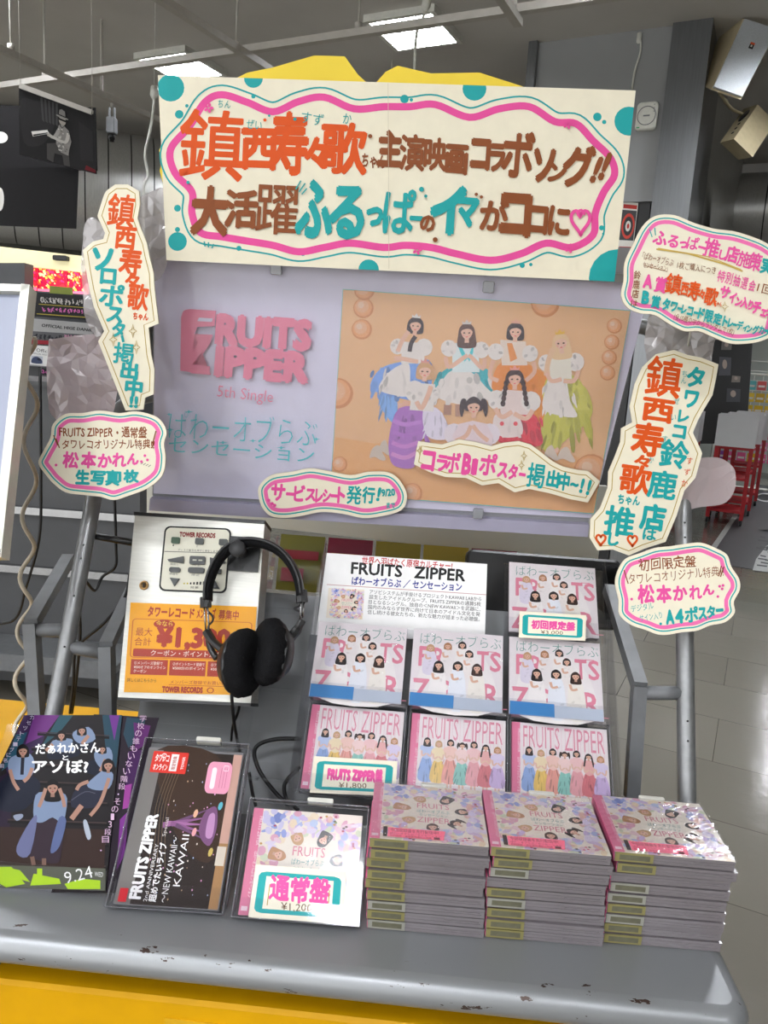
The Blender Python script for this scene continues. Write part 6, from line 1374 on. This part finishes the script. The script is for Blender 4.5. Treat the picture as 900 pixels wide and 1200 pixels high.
fp([(-40, 968), (124, 972), (122, 1020), (-50, 1014)], '#3a2620')
SH_, NV = '#93a6c8', '#1a1f33'
def kid(hx, hy, r, hair, shirt, skirt, arms, style='bob'):
    for p, c_ in skirt: fp(smooth(p, 3), c_)
    for p in shirt: fp(smooth(p, 3), SH_)
    face(m, MF, hx, hy, r, hair, style, 0, None, '#c99a86')
    for p in arms: limb(m, MF, p, 4.2, '#c99a86')
kid(72, 862, 5, '#141014', [[(62, 868), (84, 866), (86, 880), (60, 880)]], [([(60, 878), (88, 876), (92, 886), (58, 890)], NV)], [[(62, 872), (54, 880)]])
kid(96, 856, 5, '#141014', [[(86, 858), (104, 852), (112, 866), (98, 872), (88, 868)]], [([(88, 866), (108, 868), (106, 878), (86, 876)], NV)], [[(104, 862), (96, 872)]])
kid(120, 878, 4.5, '#181216', [[(112, 880), (128, 876), (132, 890), (122, 902), (112, 892)]], [([(104, 892), (120, 892), (118, 908), (98, 904)], NV)], [[(124, 890), (118, 904)]])
kid(27, 880, 6.5, '#120e12', [[(10, 892), (22, 884), (36, 884), (41, 898), (34, 912), (14, 912)]], [([(10, 908), (36, 908), (48, 922), (30, 948), (2, 950), (-6, 930)], NV)], [[(12, 902), (16, 916), (22, 926)], [(38, 900), (34, 910), (28, 916)]])
fp([(25, 888), (29, 888), (28, 908), (24, 908)], '#1a1a2c')
kid(127, 897, 6.5, '#161014', [[(114, 908), (124, 902), (133, 908), (128, 924), (112, 926), (102, 920)]], [([(92, 922), (122, 922), (118, 944), (84, 946)], '#2a2c40')], [[(128, 912), (118, 940), (106, 956)], [(104, 916), (94, 920), (90, 926)]])
limb(m, MF, [(96, 944), (84, 960)], 6, '#c99a86'); fp(smooth([(98, 962), (102, 962), (107, 980), (103, 984), (99, 972)], 3), '#c8d0e0'); fp(smooth([(16, 956), (26, 954), (27, 958), (20, 962)], 3), '#aab4cc')
m.stroke(MF, smooth([(84, 938), (100, 928), (112, 930)], 3, False), 1, '#5a5c70')
kid(62, 923, 8, '#120d10', [[(42, 932), (56, 928), (70, 928), (79, 936), (74, 964), (62, 958), (50, 964), (40, 960)]], [([(44, 955), (74, 955), (72, 1000), (66, 1012), (44, 1008), (34, 1000)], '#3a2a36')], [[(46, 946), (50, 936), (54, 924)], [(76, 946), (74, 936), (70, 924)]], 'long')
fp(smooth([(36, 962), (44, 958), (36, 1000), (24, 1004), (20, 992)], 3), '#7a7ea8'); fp(smooth([(70, 958), (78, 962), (70, 992), (60, 1000), (62, 984)], 3), '#6a78a8')
for p in ([(38, 1004), (40, 1014)], [(52, 1006), (52, 1014)]): limb(m, MF, p, 5, '#8a6a5c')
m.gain = 1.0
m.text(MF, 'だぁれかさん', 42, 883, 118, 881, 13.5, '#f0eeee', .028); m.ch(MF, 'と', 77, 888, 7, 6, '#f0eeee', .02); m.text(MF, 'アソぼ?', 38, 905, 104, 905, 17, '#f0eeee', .03)
for k, c_ in enumerate('学校の誰もいない階段、その13段目。'):
    if c_ in '、。': m.poly(MF, circ(168 - k * 2.9, 837 + k * 9.4, 1, n=6), '#c8a8c8'); continue
    t_ = k / 16.0; m.ch(MF, c_, 168 - t_ * 44, 842 + t_ * 142, 8 if c_ not in '13' else 4, 7.5, '#c9a9c4', 0, 0)
for k, c_ in enumerate('カセットテープに名前'): m.ch(MF, c_, 38 - k * 3.9, 841 + k * 6.3, 5, 5, '#a8a0b4', 0)
fp([(-51, 1012), (124, 1018), (124, 1044), (-52, 1038)], '#55584c')
for pts in ([(-20, 1016), (14, 1016), (30, 1036), (8, 1040), (-10, 1030)], [(4, 1016), (24, 1020), (36, 1034), (22, 1030)], [(40, 1024), (70, 1030), (72, 1036), (36, 1038)], [(44, 1018), (50, 1018), (50, 1034), (44, 1032)], [(76, 1036), (96, 1030), (118, 1032), (118, 1042), (80, 1042)], [(-44, 1020), (-24, 1024), (-30, 1036), (-48, 1032)]): fp(pts, '#a9d020')
m.text(MF, '9.24', 78, 1036, 110, 1028, 20, '#f2f2ee', -.004); m.text(MF, 'WED', 111, 1027, 121, 1028, 8, '#e8e8e4', -.004)
tag(m.build('film_flyer', None, FL), 'dark film flyer of uniformed students on stairs, lime strip along its foot', 'flyer')
t = thing('flyer_holder', 'low clear acrylic holder under the film flyer at the shelf left end', 'stand', FL)
m = MB().use(CLEAR); u0 = FL.loc(-60, 1043)[0]; u1 = FL.loc(124, 1046)[0]; m.box((u0, -.004, .005), (u1, .026, .007)); m.build('lip', t)
m = MB().use(CLEAR); m.box((u0, -.004, -.008), (u1, -.002, .007)); m.build('ledge', t); m = MB().use(CLEAR); m.box((u0, -.004, -.008), (u1, .2, -.006)); m.build('back_sheet', t)
a = Vector((u0 + .02, .15, -.008)); g = FL.inv(Vector((FL.pt(u0, .15, -.008).x, FL.pt(0, .15, -.008).y + .03, ZS + .0005))); d_ = Vector((u1 - u0 - .04, 0, 0)); g.x = a.x
m = MB().use(CLEAR); m.hexa([a, a + d_, a + d_ + Vector((0, .002, 0)), a + Vector((0, .002, 0)), g, g + d_, g + d_ + Vector((0, .002, 0)), g + Vector((0, .002, 0))]); m.build('prop', t)

# ------------------------------------------------------------------ neighbouring stand header at the far left edge
AF = through(10, 480, 1.02, 25); MA = AF.px()
t = thing('framed_board', 'pale blue board in a silver frame cut by the left edge of the photo', 'board', AF)
m = MB().use(mat('pale_blue_sheet', '#9aa0b4', .35, 0, .4, 3, .05)); m.slab(MA, [(-160, 331), (34, 336), (1, 645), (-190, 640)], -.012, -.004, '#808080'); m.build('sheet', t)
FRM = mat('frame_silver', '#c9c8bc', .35, .3, .5, 30, .06)
for q in ([(27, 335), (37, 336), (4, 652), (-7, 652)], [(-160, 331), (37, 336), (35, 344), (-160, 340)], [(-190, 642), (5, 644), (4, 654), (-190, 652)]):
    m = MB().use(FRM); m.slab(MA, q, -.016, .006, '#808080'); m.build('frame_bar', t)
m = MB().use(SILVER); u, v = AF.loc(-30, 640); m.tube([AF.pt(u, v, -.016), AF.pt(u, -.62, -.016)], .012, 10); m.build('pole', t, wf=AF)

# ------------------------------------------------------------------ coiled beige cord, thin black cables
def coil(pts, Y, r, label, amp, turns, name='coiled_cable'):
    P = smooth([tuple(atY(x, y, Y)) for x, y in pts], 10, False); n = len(P); T = turns * 14; out = []
    for i in range(T + 1):
        s_ = i / T * (n - 1); k = min(int(s_), n - 2); q = Vector(P[k]).lerp(Vector(P[k + 1]), s_ - k); th = 2 * pi * turns * (i / T) ** 1.12; out.append(q + Vector((cos(th), sin(th), 0)) * amp)
    fr = Fr(out[0]); m = MB().use(CORDW); m.tube(out, r, 8); return tag(m.build(name, None, fr=fr, wf=fr), label, 'cord')
coil([(33, 395), (36, 480), (34, 600), (30, 700), (25, 790), (24, 870)], 1.16, .0034, 'beige coiled cord dangling between the framed board and the left pole', .0098, 7)
def cable(pts, r, label, M_=RUBBER):
    P = [atY(x, y, Y) for x, y, Y in pts]; fr = Fr(P[0]); m = MB().use(M_); m.tube(smooth([tuple(p) for p in P], 6, False), r, 8); return tag(m.build('power_cable', None, fr=fr, wf=fr), label, 'cable', 'thin black cables behind the stand')
cable([(47, 430, 1.5), (48, 560, 1.5), (46, 630, 1.5), (30, 690, 1.5), (18, 725, 1.5), (-20, 752, 1.5), (-40, 900, 1.5)], .003, 'thin black cable running down behind the coiled cord')
cable([(134, 575, 1.45), (136, 640, 1.45), (135, 664, 1.45), (120, 676, 1.45), (111, 692, 1.42), (98, 680, 1.38), (92, 700, 1.36), (94, 740, 1.36), (90, 790, 1.36), (84, 836, 1.36)], .003, 'thin black cable looping down behind the left pole')
cable([(152, 672, 1.28), (146, 700, 1.27), (122, 730, 1.26), (98, 750, 1.26), (88, 765, 1.27), (86, 800, 1.27), (82, 836, 1.27)], .0028, 'thin black cable leaving the steel box toward the left pole')
m = MB().use(BLACK); m.tube([PF.pt(*PF.loc(104, 627, -.03), -.03), PF.pt(*PF.loc(162, 637, -.03), -.03)], .006, 8); P = PF.pt(*PF.loc(104, 627, -.03), -.03); m.lathe([(.016, 0), (.016, .006)], P - Vector((.003, 0, 0)), (1, 0, .0), 14); m.build('side_bracket', box, wf=PF)

# ------------------------------------------------------------------ the stand behind: grey header board, clear rack with coloured discs
RB = Fr(atY(430, 620, 1.85)); MR = RB.px()
t = thing('rear_header_board', 'plain grey board of the stand behind, seen below the poster', 'board', RB)
m = MB().use(mat('plain_grey_board', '#bdbdb4', .5, 0, .3, 3, .04)); m.slab(MR, [(172, 540), (712, 570), (700, 662), (172, 602)], -.02, 0, '#808080'); m.build('board', t)
for x in (200, 660):
    u, v = RB.loc(x, 600); m = MB().use(GREYP); m.tube([(u, v + .05, -.035), (u, -RB.o.z, -.035)], .014, 10); m.build('post', t)
RR = Fr(atY(430, 700, 1.62), radians(20)); MQ = RR.px()
t = thing('rear_rack', 'clear rack of coloured discs on the stand behind, seen above the information card', 'rack', RR)
for y in (690, 760):
    a = RR.loc(300, y - 8); b = RR.loc(640, y + 14); v = (a[1] + b[1]) / 2
    m = MB().use(CLEAR); m.box((a[0], v - .002, -.03), (b[0], v, .02)); m.build('ledge', t); m = MB().use(CLEAR); m.box((a[0], v - .002, .02), (b[0], v + .03, .022)); m.build('lip', t)
a = RR.loc(300, 625); b = RR.loc(640, 775); m = MB().use(CLEAR); m.box((a[0], b[1], -.034), (b[0], a[1], -.032)); m.build('back_sheet', t)
for u in (a[0], b[0]): m = MB().use(GREYP); m.tube([RR.pt(u, a[1], -.05), RR.pt(u, b[1], -.05), (RR.pt(u, b[1], -.05).x, RR.pt(u, b[1], -.05).y, 0)], .01, 8); m.build('post', t, wf=RR)
cols = [('#6d6a2a', '#8a2a34'), ('#7a1f34', '#b08a2a'), ('#8a7a20', '#7a1f2a'), ('#a08a28', '#3a3a3c'), ('#7a2034', '#9a9a90')]; v0 = RR.loc(430, 699)[1]
for k in range(5):
    u = RR.loc(322 + k * 57, 690)[0]; m = MB().use(GLOSS); m.dz = 1e-4; m.slab(ID, [(u, v0), (u + .1, v0), (u + .1, v0 + .125), (u, v0 + .125)], -.02, -.008, cols[k][0]); m.poly(ID, [(u + .01, v0 + .07), (u + .09, v0 + .07), (u + .09, v0 + .09), (u + .01, v0 + .09)], cols[k][1]); m.poly(ID, [(u + .01, v0 + .02), (u + .06, v0 + .02), (u + .06, v0 + .05), (u + .01, v0 + .05)], cols[k][1])
    tag(m.build('rear_disc', None, RR), ['olive disc with dark red bars on the rear rack', 'dark red disc with ochre bars on the rear rack', 'olive yellow disc with red bars behind the information card', 'ochre disc with black bars on the rear rack', 'dark red disc with grey bars on the rear rack'][k], 'CD', 'coloured discs on the rear rack')
KB = Fr(atY(640, 690, 1.46), radians(15)); q = [KB.loc(*p) for p in ((548, 640), (728, 660), (728, 740), (548, 730))]
t = thing('black_player', 'black listening player behind the top disc of the rack', 'player', KB)
m = MB().use(BLACK); m.rbox((q[0][0], q[2][1], -.06), (q[1][0], (q[0][1] + q[1][1]) / 2, 0), .012); m.build('housing', t)
m = MB().use(FABRIC); u, v = KB.loc(712, 690); m.lathe([(.02, 0), (.036, .004), (.04, .014), (.034, .026), (.015, .028)], (u, v, .0), (.3, 0, 1), 20, sy=1.25, u=(1, 0, 0)); m.build('earphone_pad', t)
m = MB().use(GREYP); k0 = KB.pt(.0, q[2][1] + .02, -.05); m.tube([k0, (k0.x, 1.565, k0.z - .02), (k0.x, 1.565, 0)], .015, 10); m.build('post', t, wf=KB)
# empty clear rack bay behind the headphones
EF = Fr((-.215, 1.0, ZS)); t = thing('empty_rack', 'empty clear acrylic rack bay between the headphones and the disc rack', 'rack', EF)
for row in (3, 2, 1):
    Y_, Z_ = rows[row]; B = Vector((0, Y_ + .02, Z_)) - UR * CH - NR * CT; q = lambda x, du, dn: Vector((x, 0, 0)) + B + UR * du + NR * dn; xa, xb = -.255, -.172
    m = MB().use(CLEAR); m.hexa([q(xa, -.003, 0), q(xb, -.003, 0), q(xb, -.001, 0), q(xa, -.001, 0), q(xa, -.003, .02), q(xb, -.003, .02), q(xb, -.001, .02), q(xa, -.001, .02)]); m.build('ledge', t, wf=EF)
    m = MB().use(CLEAR); m.hexa([q(xa, -.003, .02), q(xb, -.003, .02), q(xb, .02, .02), q(xa, .02, .02), q(xa, -.003, .022), q(xb, -.003, .022), q(xb, .02, .022), q(xa, .02, .022)]); m.build('lip', t, wf=EF)
for x in (-.257, -.171):
    m = MB().use(CLEAR); n = len(m_edge); m.add([(x, y + .02, z) for y, z in m_edge] + [(x + .002, y + .02, z) for y, z in m_edge], [list(range(n)), [n + i for i in range(n)][::-1]] + [[i, (i + 1) % n, n + (i + 1) % n, n + i] for i in range(n)]); m.build('side_panel', t, wf=EF)

bpy.data.objects.remove(_fo)
